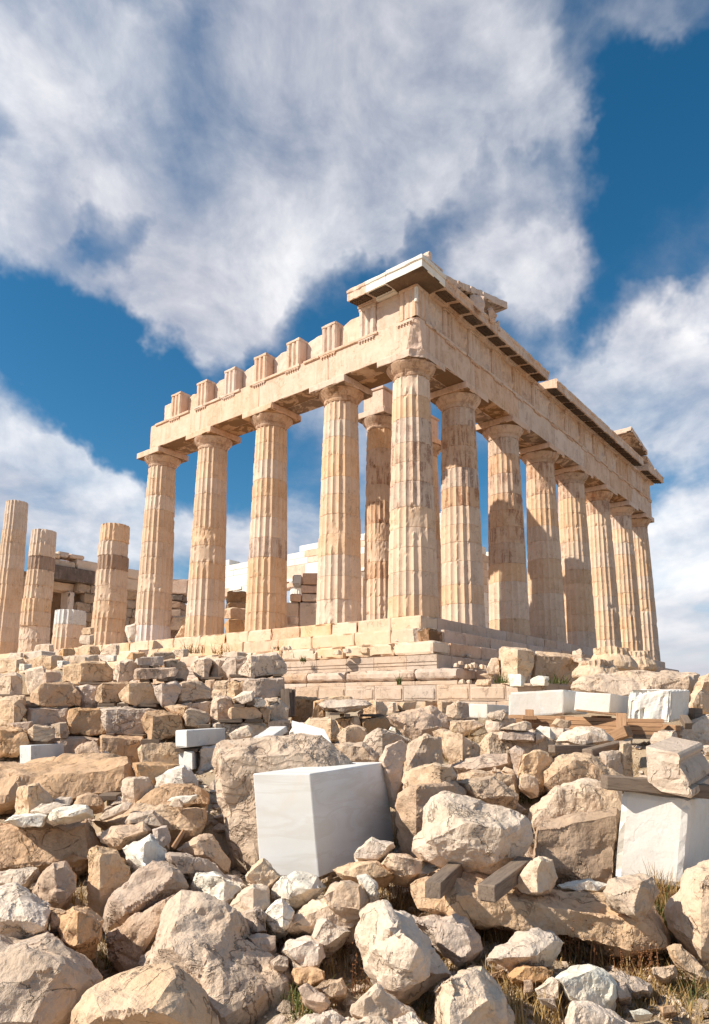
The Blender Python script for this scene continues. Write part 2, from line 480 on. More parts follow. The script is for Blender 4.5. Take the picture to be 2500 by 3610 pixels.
M['cracked'] = stone('cracked_pitted_marble', (0.626, 0.481, 0.353), (0.568, 0.415, 0.292), (0.341, 0.230, 0.154), 1.3, 0.4, pits=0.45, bump=0.8, rand=0.04, strata=1.0)
M['cube'] = stone('grey_veined_new_marble', (0.760, 0.760, 0.760), (0.760, 0.760, 0.733), (0.688, 0.643, 0.578), 0.8, 0.2, bump=0.05, rand=0.03, vein=(0.611, 0.578, 0.524), rough=0.55, cracks=0.0)
M['slab'] = stone('grey_white_sawn_marble', (0.660, 0.650, 0.630), (0.620, 0.605, 0.585), (0.480, 0.470, 0.470), 1.0, 0.2, bump=0.12, rand=0.04)

def wood(name, c1, c2, dark):
    m = bpy.data.materials.new(name)
    m.use_nodes = True
    g = NT(m.node_tree)
    out = g.n('ShaderNodeOutputMaterial')
    bs = g.n('ShaderNodeBsdfPrincipled')
    g.link(bs.outputs[0], out.inputs[0])
    bs.inputs['Roughness'].default_value = 0.85
    bs.inputs['Specular IOR Level'].default_value = 0.2
    tc = g.n('ShaderNodeTexCoord')
    oi = g.n('ShaderNodeObjectInfo')
    off = g.n('ShaderNodeCombineXYZ')
    for i, k in enumerate((31.0, 47.0, 63.0)): g.link(g.m('MULTIPLY', oi.outputs['Random'], k), off.inputs[i])
    co = g.vm('ADD', g.vm('MULTIPLY', tc.outputs['Object'], (1.2, 16.0, 16.0)), off.outputs[0])
    n1 = g.noise(co, 1.6, 6, 0.65, 0.5)
    n2 = g.noise(co, 5.0, 6, 0.7, 0.3)
    col = g.mix(g.step(n1, 0.35, 0.68), c1, c2)
    col = g.mix(g.m('MULTIPLY', g.step(n2, 0.54, 0.72), 0.75), col, dark)
    hs = g.n('ShaderNodeHueSaturation')
    g.link(col, hs.inputs['Color'])
    g.link(g.m('ADD', g.m('MULTIPLY', oi.outputs['Random'], 0.4), 0.8), hs.inputs['Value'])
    g.link(hs.outputs[0], bs.inputs['Base Color'])
    bp = g.n('ShaderNodeBump')
    bp.inputs['Strength'].default_value = 0.5
    bp.inputs['Distance'].default_value = 0.01
    g.link(g.m('SUBTRACT', n1, g.m('MULTIPLY', g.step(n2, 0.5, 0.7), 0.6)), bp.inputs['Height'])
    g.link(bp.outputs[0], bs.inputs['Normal'])
    return m
M['wood_old'] = wood('grey_weathered_timber', (0.235, 0.178, 0.135), (0.17, 0.125, 0.095), (0.065, 0.047, 0.036))
M['wood_new'] = wood('yellow_brown_timber', (0.44, 0.26, 0.145), (0.35, 0.20, 0.115), (0.15, 0.085, 0.05))

def plain(name, c1, c2, sc=3.0, rough=0.9, bump=0.0, trans=False):
    m = bpy.data.materials.new(name)
    m.use_nodes = True
    g = NT(m.node_tree)
    out = g.n('ShaderNodeOutputMaterial')
    bs = g.n('ShaderNodeBsdfPrincipled')
    g.link(bs.outputs[0], out.inputs[0])
    bs.inputs['Roughness'].default_value = rough
    bs.inputs['Specular IOR Level'].default_value = 0.15
    tc = g.n('ShaderNodeTexCoord')
    n1 = g.noise(tc.outputs['Object'], sc, 6, 0.62, 0.3)
    g.link(g.mix(g.step(n1, 0.36, 0.64), c1, c2), bs.inputs['Base Color'])
    if bump:
        n2 = g.noise(tc.outputs['Object'], sc * 9, 6, 0.7)
        bp = g.n('ShaderNodeBump')
        bp.inputs['Strength'].default_value = bump
        bp.inputs['Distance'].default_value = 0.03
        g.link(g.m('ADD', n1, n2), bp.inputs['Height'])
        g.link(bp.outputs[0], bs.inputs['Normal'])
    return m
M['straw'] = plain('dry_grass', (0.42, 0.29, 0.13), (0.30, 0.19, 0.08), 5)
M['rustweed'] = plain('rust_brown_weed', (0.24, 0.11, 0.05), (0.15, 0.07, 0.035), 5)
M['green'] = plain('green_grass_blades', (0.09, 0.12, 0.035), (0.14, 0.14, 0.05), 5)
M['cloth'] = plain('bright_blue_plastic', (0.02, 0.18, 0.30), (0.02, 0.15, 0.26), 5)
M['bronze'] = plain('dark_green_bronze', (0.05, 0.05, 0.04), (0.03, 0.03, 0.025), 5)

def ground_mat():
    m = bpy.data.materials.new('dry_earth')
    m.use_nodes = True
    g = NT(m.node_tree)
    out = g.n('ShaderNodeOutputMaterial')
    bs = g.n('ShaderNodeBsdfPrincipled')
    g.link(bs.outputs[0], out.inputs[0])
    bs.inputs['Roughness'].default_value = 0.95
    bs.inputs['Specular IOR Level'].default_value = 0.1
    tc = g.n('ShaderNodeTexCoord')
    co = tc.outputs['Object']
    n1 = g.noise(co, 0.9, 6, 0.6, 0.3)
    n2 = g.noise(co, 9, 6, 0.65)
    n3 = g.noise(co, 45, 4, 0.6)
    col = g.mix(g.step(n1, 0.4, 0.62), (0.40, 0.30, 0.20), (0.50, 0.395, 0.28))
    col = g.mix(g.m('MULTIPLY', g.step(n2, 0.55, 0.72), 0.5), col, (0.22, 0.14, 0.08))
    col = g.mix(g.m('MULTIPLY', g.step(n3, 0.58, 0.66), 0.6), col, (0.50, 0.42, 0.32))
    g.link(col, bs.inputs['Base Color'])
    bp = g.n('ShaderNodeBump')
    bp.inputs['Strength'].default_value = 0.8
    bp.inputs['Distance'].default_value = 0.03
    g.link(g.m('ADD', n2, n3), bp.inputs['Height'])
    g.link(bp.outputs[0], bs.inputs['Normal'])
    return m
M['earth'] = ground_mat()

# ------------------------------------------------------------------ ground (heights are set once the stones are known)
def base_ground(d):
    return np.interp(d, [-60, 0, 4, 5.5, 7, 10, 13, 17, 21, 60, 400, 6000], [-5.6, -5.02, -4.96, -4.80, -4.60, -4.15, -3.78, -3.42, -3.22, -3.2, -3.4, -60])

# ------------------------------------------------------------------ the temple
temple = empty('ruined_temple', (13.0, 2.0, -1.6))
tag(temple, 'great ruined marble temple with standing fluted columns, broken frieze and stepped platform', 'temple')
EX = [0, 3.68, 7.98, 12.27, 16.57, 20.86, 25.16, 28.84]
SY = [0, 3.68, 7.98, 12.27, 16.57, 20.86, 25.16, 29.45, 33.75]

def shaft_r(z, R0=0.9525, R1=0.7405, H=9.57):
    t = min(max(z / H, 0), 1.3)
    return R0 + (R1 - R0) * t + 0.018 * sin(pi * min(t, 1)) 

def drum_geo(cx, cy, z0, z1, R0, R1, H, zb, spalls=(), seg=5, wear=1.0, jit=0.004):
    nf = 20
    rings = max(4, int((z1 - z0) / 0.13) + 1)
    zs = np.concatenate([[z0], np.linspace(z0 + 0.018, z1 - 0.018, rings), [z1]])
    th = np.arange(nf * seg) * 2 * pi / (nf * seg)
    t = (np.arange(nf * seg) % seg) / seg
    dx, dy = rng.normal(0, jit, 2)
    R = np.array([shaft_r(z - zb, R0, R1, H) for z in zs])
    ends = np.zeros(len(zs)); ends[0] = ends[-1] = 1
    TH, Z = np.meshgrid(th, zs)
    T = np.tile(t, (len(zs), 1))
    RR = np.repeat(R[:, None], len(th), 1)
    E = np.repeat(ends[:, None], len(th), 1)
    flute = 1 - (2 * T - 1) ** 2
    r = RR - 0.072 * flute * RR / 0.95
    p = np.stack([cx + RR * np.cos(TH), cy + RR * np.sin(TH), Z], -1).reshape(-1, 3)
    n_a = fbm(p * 1.25 + 3, 4).reshape(r.shape)
    n_b = fbm(p * 5.0 + 8, 3).reshape(r.shape)
    ar = (T == 0)
    r = r - np.where(ar, 0.006 + 0.05 * wear * np.clip(n_b - 0.22, 0, 1), 0)
    flat = RR * 0.93 - 0.02 + 0.015 * n_b
    w = np.clip((n_a - (0.92 - 0.16 * wear)) * 5, 0, 1)
    for (a, z, ra, rz, dp) in spalls:
        da = np.abs((TH - a + pi) % (2 * pi) - pi) * RR
        q = np.clip(1.35 - np.sqrt((da / ra) ** 2 + ((Z - z) / rz) ** 2) + 0.5 * n_b, 0, 1)
        r = r - dp * q * (1 - flute * 0.7)
        w = np.maximum(w, np.clip(q * 1.5, 0, 1) * 0.85)
    r = r * (1 - w) + np.minimum(r, flat) * w
    edge = np.clip(1 - np.minimum(Z - z0, z1 - Z) / 0.16, 0, 1)
    r = r - edge * np.clip(n_b + 0.1 * n_a - 0.34, 0, 1) * 0.13 * wear - E * 0.012
    x = cx + dx + r * np.cos(TH)
    y = cy + dy + r * np.sin(TH)
    zz = Z + 0.012 * wear * n_b * E
    v = np.stack([x, y, zz], -1).reshape(-1, 3)
    n, k = len(th), len(zs)
    f = []
    for i in range(k - 1):
        for j in range(n):
            jj = (j + 1) % n
            f.append((i * n + j, i * n + jj, (i + 1) * n + jj, (i + 1) * n + j))
    f.append(tuple(range(n))[::-1])
    f.append(tuple(range((k - 1) * n, k * n)))
    return v, f

def lathe_geo(cx, cy, prof, seg=56, dz=0.0, noise=0.0):
    prof = np.array(prof, float)
    th = np.arange(seg) * 2 * pi / seg
    v = np.stack([cx + prof[:, :1] * np.cos(th), cy + prof[:, :1] * np.sin(th), np.repeat(prof[:, 1:] + dz, seg, 1)], -1).reshape(-1, 3)
    if noise:
        q = fbm(v * 2.4 + 6, 4)
        c = np.array([cx, cy, 0.0])
        d = (v - c) * np.array([1, 1, 0])
        v = v - d * (noise * np.clip(q - 0.1, 0, 1))[:, None]
    f = []
    k = len(prof)
    for i in range(k - 1):
        for j in range(seg):
            jj = (j + 1) % seg
            f.append((i * seg + j, i * seg + jj, (i + 1) * seg + jj, (i + 1) * seg + j))
    f.append(tuple(range(seg))[::-1])
    f.append(tuple(range((k - 1) * seg, k * seg)))
    return v, f

ECH = [(.735, 0), (.725, .02), (.742, .05), (.752, .15), (.772, .16), (.765, .185), (.788, .195), (.782, .22), (.805, .23), (.87, .315), (.935, .40), (.985, .475), (1.0, .51), (.985, .533)]

def cut(o, pts_n):
    """break a corner off a block along planes (world point, normal)"""
    bm = bmesh.new(); bm.from_mesh(o.data)
    w = WL[o]
    for p, n in pts_n:
        r = bmesh.ops.bisect_plane(bm, geom=bm.verts[:] + bm.edges[:] + bm.faces[:], plane_co=Vector(np.array(p) - w), plane_no=Vector(n), clear_outer=True)
        ed = [e for e in r['geom_cut'] if isinstance(e, bmesh.types.BMEdge)]
        fl = bmesh.ops.triangle_fill(bm, edges=ed, use_beauty=True)
        nf = [x for x in fl['geom'] if isinstance(x, bmesh.types.BMFace)]
        ee = list({e for x in nf for e in x.edges})
        s = bmesh.ops.subdivide_edges(bm, edges=ee, cuts=3, use_grid_fill=True)
        for v in [g for g in s['geom_inner'] if isinstance(g, bmesh.types.BMVert)]:
            q = np.array(v.co + Vector(w))[None]
            v.co += Vector(n) * float(fbm(q * 2.5, 3)[0]) * 0.05
    bm.to_mesh(o.data); bm.free()

def column(parent, cx, cy, mat, zb=0.0, H=9.57, R0=.9525, R1=.7405, capital=True, drums=11, spalls=(), alt={}, wear=1.0, name='column', base_h=9.57, jit=0.004, cap_mat=None):
    """a Doric column: fluted drums, echinus and abacus; returns its Empty"""
    e = empty(name, (cx, cy, zb), parent)
    hs = rng.uniform(0.85, 1.15, drums); hs = hs / hs.sum() * H
    z = zb
    for i, h in enumerate(hs):
        v, f = drum_geo(cx, cy, z + 0.002, z + h - 0.002, R0, R1, base_h, zb, [s for s in spalls if z - 1 < s[1] < z + h + 1], wear=wear, jit=jit)
        m = alt.get(i, mat)
        o = mesh('drum', v, f, m, e)
        z += h
    if capital:
        k = R1 / .7405
        prof = [(a * k, b) for a, b in ECH]
        v, f = lathe_geo(cx, cy, prof, dz=zb + H, noise=0.10)
        mesh('echinus', v, f, cap_mat or M['echinus'], e, smooth=False)
        a = 1.0 * k
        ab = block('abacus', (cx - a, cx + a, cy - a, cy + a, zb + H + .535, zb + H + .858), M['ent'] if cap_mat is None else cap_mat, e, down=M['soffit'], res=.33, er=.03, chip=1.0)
        e['abacus'] = ab.name
    return e

# east front
for i, x in enumerate(EX):
    R0 = .974 if i in (0, 7) else .9525
    mat = M['shaft']
    alt, sp = {}, []
    if i == 0:
        mat = M['shaft']
        alt = {k: M['patina'] for k in (5, 6, 7, 8)}
        sp = [(radians(222), 3.55, .30, .55, .10), (radians(205), 9.3, .3, .3, .05)]
    if i == 1: alt = {k: M['patina'] for k in (6, 7, 8, 9, 10)}
    if i == 2: alt = {k: M['patina'] for k in (4, 5, 6, 7, 8, 9, 10)}; sp = [(radians(225), 5.6, .4, .3, .06)]
    if i == 3: alt = {9: M['patina'], 10: M['patina']}; sp = [(radians(215), 8.3, .4, .3, .05)]
    if i >= 4: alt = {10: M['patina']}
    c = column(temple, x, 0, mat, R0=R0, alt=alt, spalls=sp, wear=0.9)
    if i == 0:
        ab = bpy.data.objects[c['abacus']]
        cut(ab, [((-.50, -1.0, 10.2), Vector((-.66, -.75, -.1)).normalized())])
    del c['abacus']
# south flank
south_spalls = {1: [(radians(200), 3.6, .25, .45, .07), (radians(190), .5, .25, .4, .05)], 2: [(radians(160), 7.1, .3, .3, .05)], 3: [(radians(195), 5.1, .75, .30, .13), (radians(215), 4.2, .4, .5, .06)], 4: [(radians(200), 3.1, .3, .3, .05)]}
for i in (1, 2, 3, 4):
    alt = {3: {}, 4: {0: M['pale_shaft']}, 2: {5: M['grey_shaft']}, 1: {}}[i]
    if i == 2: alt = {4: M['patina']}
    c = column(temple, 0, SY[i], M['shaft'], spalls=south_spalls[i], alt=alt, wear=0.9)
    del c['abacus']

# architrave: two beams side by side over every span
ZA0, ZA1, ZF1 = 10.43, 11.78, 13.13
for i in range(4):
    y0 = -.88 if i == 0 else SY[i] + .004
    y1 = SY[i + 1] - .004
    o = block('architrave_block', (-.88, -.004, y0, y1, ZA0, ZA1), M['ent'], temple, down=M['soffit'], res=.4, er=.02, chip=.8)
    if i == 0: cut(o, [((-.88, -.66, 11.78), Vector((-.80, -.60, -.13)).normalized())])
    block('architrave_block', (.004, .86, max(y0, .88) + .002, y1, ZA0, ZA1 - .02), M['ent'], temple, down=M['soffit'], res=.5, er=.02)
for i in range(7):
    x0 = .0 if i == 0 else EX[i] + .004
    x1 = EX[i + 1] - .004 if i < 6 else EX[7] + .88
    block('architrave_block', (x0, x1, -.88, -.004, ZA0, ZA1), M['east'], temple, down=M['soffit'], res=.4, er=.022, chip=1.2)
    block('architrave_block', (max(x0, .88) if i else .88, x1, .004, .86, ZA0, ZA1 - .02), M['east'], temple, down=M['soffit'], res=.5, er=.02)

# taenia, regulae with guttae, triglyphs and metopes
TW = .845
def trig_pos(ax):
    out = [-.88 + TW / 2]
    for i in range(1, len(ax)):
        prev, cur = (out[-1], ax[i])
        if i == 1: out.append((out[0] + cur) / 2 if False else (ax[0] + ax[1]) / 2 - .24)
        else: out.append((ax[i - 1] + ax[i]) / 2)
        out.append(cur)
    return out
TS = trig_pos(SY[:5])
TE = trig_pos(EX)
TE[-1] = EX[7] + .88 - TW / 2
TE[-2] = (EX[6] + EX[7]) / 2 + .24

def triglyph(center, side, depth, z0, z1, mat, worn=1.0):
    s = np.array([(0, -.07), (.065, 0), (.20, 0), (.2825, -.085), (.365, 0), (.48, 0), (.5625, -.085), (.645, 0), (.78, 0), (.845, -.07), (.845, -depth), (0, -depth)])
    cap = .15
    zs = [z0, z0 + .3, z0 + .6, z0 + .9, z1 - cap]
    n = len(s)
    P = []
    def pt(a, o, z):
        if side == 'S': return (-.905 - o, center + TW / 2 - a, z)
        return (center - TW / 2 + a, -.905 - o, z)
    for z in zs:
        for a, o in s: P.append(pt(a, o, z))
    P = np.array(P)
    q = fbm(P * 2.6 + 4, 3)
    sh = np.clip(q, 0, 1) * .03 * worn
    P[:, 0 if side == 'S' else 1] += np.where(np.tile(np.arange(n) < 10, len(zs)), sh, 0)
    v = [tuple(x) for x in P]
    f = []
    for i in range(len(zs) - 1):
        for j in range(n):
            k = (j + 1) % n
            f.append((i * n + j, i * n + k, (i + 1) * n + k, (i + 1) * n + j))
    f.append(tuple(range(n))[::-1]); f.append(tuple(range((len(zs) - 1) * n, len(zs) * n)))
    if side == 'S': b = (-.917, -.905 + depth, center - TW / 2 - .004, center + TW / 2 + .004, z1 - cap + .002, z1)
    else: b = (center - TW / 2 - .004, center + TW / 2 + .004, -.917, -.905 + depth, z1 - cap + .002, z1)
    vb, fb = block_geo(*b, res=.3, er=.03, chip=1.6 * worn)
    nb = len(v)
    v = v + [tuple(x) for x in vb]
    f = f + [tuple(i + nb for i in q_) for q_ in fb]
    o = mesh('triglyph', np.array(v), f, mat, temple)
    bm = bmesh.new(); bm.from_mesh(o.data); bmesh.ops.recalc_face_normals(bm, faces=bm.faces); bm.to_mesh(o.data); bm.free()
    return o

def regula(center, side, mat):
    v, f = [], []
    def add(vv, ff):
        nb = len(v)
        v.extend(tuple(x) for x in vv); f.extend(tuple(i + nb for i in q) for q in ff)
    lo, hi = center - TW / 2, center + TW / 2
    b = (-.945, -.87, lo, hi, 11.595, 11.655) if side == 'S' else (lo, hi, -.945, -.87, 11.595, 11.655)
    add(*block_geo(*b, res=.3, er=.012))
    for k in range(6):
        c = lo + TW * (k + .5) / 6
        xx, yy = (-.912, c) if side == 'S' else (c, -.912)
        add(*lathe_geo(xx, yy, [(.036, 11.535), (.03, 11.594)], seg=8))
    return mesh('regula', np.array(v), f, mat, temple)

# south: taenia in broken lengths
for (a, b) in [(1.02, 4.15), (4.2, 5.1), (5.35, 8.6), (9.3, 10.7), (10.75, 12.0), (12.05, 12.75), (13.2, 15.0), (15.03, 16.1)]:
    block('taenia', (-.955, -.872, a, b, 11.66, 11.782), M['ent'], temple, res=.25, er=.016, chip=2.0)
for k, c in enumerate(TS[:-1]):
    if k == 0: continue
    triglyph(c, 'S', .72, 11.784, ZF1 + (0 if k < 2 else -.03), M['ent'], 1.0)
    if k in (1, 2, 3, 4, 5, 6, 7): regula(c, 'S', M['ent'])
triglyph(TS[0], 'S', .72, 11.784, ZF1, M['ent'], .6)
regula(-.88 + TW * .62, 'S', M['ent'])
block('corner_patch', (-.93, -.80, -.925, -.79, 12.35, 12.99), M['new'], temple, res=.2, er=.03)
# metopes of the south side, worn to different heights
mh = [1.0, .95, 1.0, .97, .99, .96, .98, .96]
for k in range(8):
    a = TS[k] + TW / 2 + .006
    b = (TS[k + 1] - TW / 2 - .006) if k < 7 else 16.08
    if k == 7: a = TS[7] + TW / 2 + .006
    h = mh[k] * 1.34
    def dome(v, b_, k=k):
        x0, x1, y0, y1, z0, z1 = b_
        u = (v[:, 1] - y0) / (y1 - y0)
        t = (v[:, 2] - z0) / (z1 - z0)
        if k == 0: return v
        lo = {1: .45 * np.clip((u - .55) / .45, 0, 1) ** 2, 2: .32 * np.abs(u - .40) ** 1.2, 3: .30 * np.clip((u - .6) / .4, 0, 1) ** 2 + .15 * np.clip((.2 - u) / .2, 0, 1), 4: .18 * np.clip((u - .4) / .6, 0, 1), 5: .25 * np.clip((u - .7) / .3, 0, 1) ** 2,
              6: .18 * u + .1 * np.abs(np.sin(u * 9)), 7: .06 * u}[k]
        v = v.copy()
        v[:, 2] -= t * lo * .8
        return v
    xf = -.80 if k == 0 else -.60 if k == 1 else -.42
    block('metope', (xf, xf + .5, a, b, 11.784, 11.784 + h), M['ent'], temple, res=.12, er=.035, rough=.02, chip=1.2, top=dome)
# east: an unbroken frieze
block('taenia', (-.3, 2.9, -.955, -.872, 11.66, 11.782), M['east'], temple, res=.2, er=.03, chip=3)
for i in range(1, 7):
    block('taenia', (EX[i] - .75, EX[i + 1] - .78 if i < 6 else EX[7] + .93, -.95, -.872, 11.66, 11.782), M['east'], temple, res=.25, er=.022, chip=3)
for k, c in enumerate(TE):
    triglyph(c, 'E', .60, 11.784, ZF1, M['east'], 1.5)
    if k > 0: regula(c, 'E', M['east'])
    if k < len(TE) - 1:
        a, b = c + TW / 2 + .006, TE[k + 1] - TW / 2 - .006
        def relief(v, b_, s=k):
            v = v.copy()
            fr = v[:, 1] < b_[2] + .06
            q = np.clip(fbm(v * np.array([1.9, 1, 1.6]) + 31 * s, 3) + .05, 0, 1)
            inside = np.clip(np.minimum(v[:, 0] - b_[0], b_[1] - v[:, 0]) / .18, 0, 1) * np.clip((b_[5] - .12 - v[:, 2]) / .15, 0, 1)
            v[:, 1] -= np.where(fr, .17 * q * inside, 0)
            return v
        block('metope', (a, b, -.79, -.33, 11.784, ZF1), M['east'], temple, res=.085, er=.02, rough=.02, top=relief)
block('frieze_backing', (.9, 28.8, -.30, .80, 11.78, ZF1 - .02), M['east'], temple, res=1.5, er=.03)
block('frieze_backing', (-.02, .85, -.30, 2.0, 11.782, ZF1 - .02), M['ent'], temple, res=.8, er=.03)

# horizontal cornice with its mutules
GE = [(.72, 13.132), (.96, 13.132), (.965, 13.20), (1.03, 13.25), (1.57, 13.145), (1.575, 13.12), (1.65, 13.12), (1.65, 13.43), (1.685, 13.46), (1.70, 13.55), (1.66, 13.60), (1.62, 13.645), (.0, 13.66), (.0, 13.132)]
GU = np.array([(1.07, 13.235), (1.56, 13.14), (1.56, 13.075), (1.07, 13.17)])
_mut = {}
def mutule(x, y, side, mat):
    if side not in _mut:
        v, f = [], []
        hw = .40
        for s in (-hw, hw):
            for (o, z) in GU: v.append((s, o, z - 13.075))
        f += [(0, 1, 2, 3), (7, 6, 5, 4)] + [(i, 4 + i, 4 + (i + 1) % 4, (i + 1) % 4) for i in range(4)]
        for a in range(6):
            for b in range(3):
                cx, co = -hw + 2 * hw * (a + .5) / 6, 1.14 + .17 * b
                cz = 13.17 - (co - 1.07) * .194 - 13.075
                vv, ff = lathe_geo(cx, co, [(.03, cz - .035), (.035, cz + .005)], seg=6)
                nb = len(v)
                v += [tuple(t) for t in vv]; f += [tuple(i + nb for i in q) for q in ff]
        P = np.array(v)
        if side == 'S': P = np.stack([-P[:, 1], P[:, 0], P[:, 2]], 1)
        else: P = np.stack([P[:, 0], -P[:, 1], P[:, 2]], 1)
        me = bpy.data.meshes.new('mutule')
        me.from_pydata(P.tolist(), [], f)
        me.materials.append(mat)
        bm = bmesh.new(); bm.from_mesh(me); bmesh.ops.recalc_face_normals(bm, faces=bm.faces); bm.to_mesh(me); bm.free()
        _mut[side] = me
    return _mut[side]

def cornice_run(side, a, b, mat, step=1.074, er=.05):
    n = max(1, round((b - a) / step))
    for i in range(n):
        s0, s1 = a + (b - a) * i / n + .003, a + (b - a) * (i + 1) / n - .003
        if side == 'S': o = extrude('cornice_block', GE, (0, s0, 0), (0, 1, 0), (-1, 0, 0), s1 - s0, mat, temple, cuts=6, er=er)
        else: o = extrude('cornice_block', GE, (s0, 0, 0), (1, 0, 0), (0, -1, 0), s1 - s0, mat, temple, cuts=6, er=er)
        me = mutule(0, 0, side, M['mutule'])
        c = (s0 + s1) / 2
        loc = (0, c, 13.075) if side == 'S' else (c, 0, 13.075)
        link_mesh('mutule', me, loc, o)
cornice_run('S', .06, 1.06, M['new'], er=.015)
cornice_run('S', 1.07, 2.02, M['ent'], er=.06)
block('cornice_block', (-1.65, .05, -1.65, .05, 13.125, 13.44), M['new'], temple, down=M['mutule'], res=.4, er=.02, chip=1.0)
block('cornice_crown', (-1.70, .05, -1.70, .05, 13.443, 13.64), M['new'], temple, res=.4, er=.03)
cornice_run('E', .06, 10.0, M['east'], er=.07)
cornice_run('E', 11.0, 25.7, M['east'], er=.06)
cornice_run('E', 26.9, 30.5, M['east'], er=.07)
block('cornice_bed', (10.0, 11.0, -.98, .2, 13.135, 13.33), M['east'], temple, res=.25, er=.06, chip=2)
block('cornice_bed', (25.7, 26.9, -.98, .2, 13.135, 13.33), M['east'], temple, res=.25, er=.06, chip=2)

# what is left of the pediment
def shear(sl, x_ref):
    def f(v, b):
        v = v.copy(); v[:, 2] += sl * (v[:, 0] - x_ref); return v
    return f
rk = [(-1.35, .02, .16), (.06, 1.12, .36), (1.16, 2.16, .36), (2.2, 3.26, .36), (3.3, 5.66, .37)]
for (a, b, th) in rk:
    zt = 13.74 + .28 * a
    z0 = max(zt - th, 13.665 - 0) if a < 0 else zt - th
    if a < 0:
        block('raking_cornice_block', (a, b, -1.60, -.2, 13.66, 13.80), M['east'], temple, res=.25, er=.06, chip=2, top=shear(.06, a))
    else:
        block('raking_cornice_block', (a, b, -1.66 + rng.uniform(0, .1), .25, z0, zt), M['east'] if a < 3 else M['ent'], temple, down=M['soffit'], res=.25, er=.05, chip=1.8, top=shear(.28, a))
for (a, b, z1) in [(.9, 1.9, 13.95), (1.92, 3.1, 14.25), (3.12, 4.4, 14.6)]:
    block('tympanum_block', (a, b, -.35, .3, 13.665, z1 - .22), M['east'], temple, res=.3, er=.04, top=None)
# north end of the pediment
block('raking_cornice_block', (23.9, 27.3, -1.55, .2, 14.65, 15.02), M['ent'], temple, down=M['soffit'], res=.35, er=.05, chip=1.6, top=lambda v, b: np.stack([v[:, 0], v[:, 1], v[:, 2] + .38 - .2 * (v[:, 0] - 23.9)], 1))
block('tympanum_block', (24.6, 27.2, -.4, .3, 13.67, 14.5), M['east'], temple, res=.4, er=.05)
block('raking_cornice_block', (27.35, 29.2, -1.45, .2, 14.05, 14.45), M['east'], temple, res=.3, er=.07, chip=2, top=shear(-.24, 27.35))
block('raking_cornice_block', (29.25, 30.45, -1.5, .2, 13.67, 14.0), M['east'], temple, res=.3, er=.07, chip=2, top=shear(-.12, 29.25))
block('tympanum_block', (27.25, 28.9, -1.0, .2, 13.67, 14.03), M['east'], temple, res=.3, er=.05)
block('finial_stump', (29.1, 29.5, -1.2, -.7, 13.9, 14.5), M['east'], temple, res=.2, er=.06, chip=2)

# stepped platform
def steps():
    for lvl, (z1, z0, ofs) in enumerate([(0.0, -.545, 1.02), (-.55, -1.095, 1.72), (-1.10, -1.56, 2.42)]):
        # south face, blocks from the corner westward
        y = -ofs
        while y < 26:
            L = rng.uniform(1.25, 2.1) if lvl == 0 else rng.uniform(1.3, 2.3)
            m = M['step']
            if rng.random() < .12: m = M['marble']
            dz = rng.uniform(-.012, .0)
            er, ch = (.045, 2.2) if lvl < 2 else (.075, 2.8)
            first = y == -ofs
            o = block('step_block', (-ofs + rng.uniform(-.012, .012), -ofs + 1.1, y + .004, min(y + L, 26) - .004, z0, z1 + dz), M['step'] if first else m, temple, res=.28, er=er, chip=ch, rough=.012)
            if first and lvl == 1:
                cut(o, [((-ofs, -ofs + .55, -.8), Vector((-.75, -.66, .1)).normalized())])
            y += L
        block('step_block', (-ofs, -ofs + 1.1, 26.01, 69.5, z0, z1), M['step'], temple, res=3, er=.02)
        # east face
        x = -ofs + 1.1 + .004
        while x < 28.84 + ofs - .2:
            L = min(rng.uniform(1.4, 2.2), 28.84 + ofs - x)
            m = M['marble']
            block('step_block', (x + .003, x + L - .003, -ofs + rng.uniform(-.012, .012), -ofs + 1.1, z0, z1 + rng.uniform(-.012, 0)), m, temple, res=.3, er=.03, chip=1.3, rough=.012)
            x += L
    block('stained_corner_stone', (-1.62, -.62, -1.735, -1.0, -1.09, -.56), M['stained_step'], temple, res=.15, er=.09, chip=2.2, rough=.03)
    # pavement of the colonnade and the core under it
    block('pavement', (.09, 28.7, .09, 69, -.6, -.03), M['step'], temple, res=4, er=.01)
    block('platform_core', (-1.3, 30.1, -1.3, 69.3, -3.5, -.65), M['poros'], temple, res=5, er=.01)
steps()

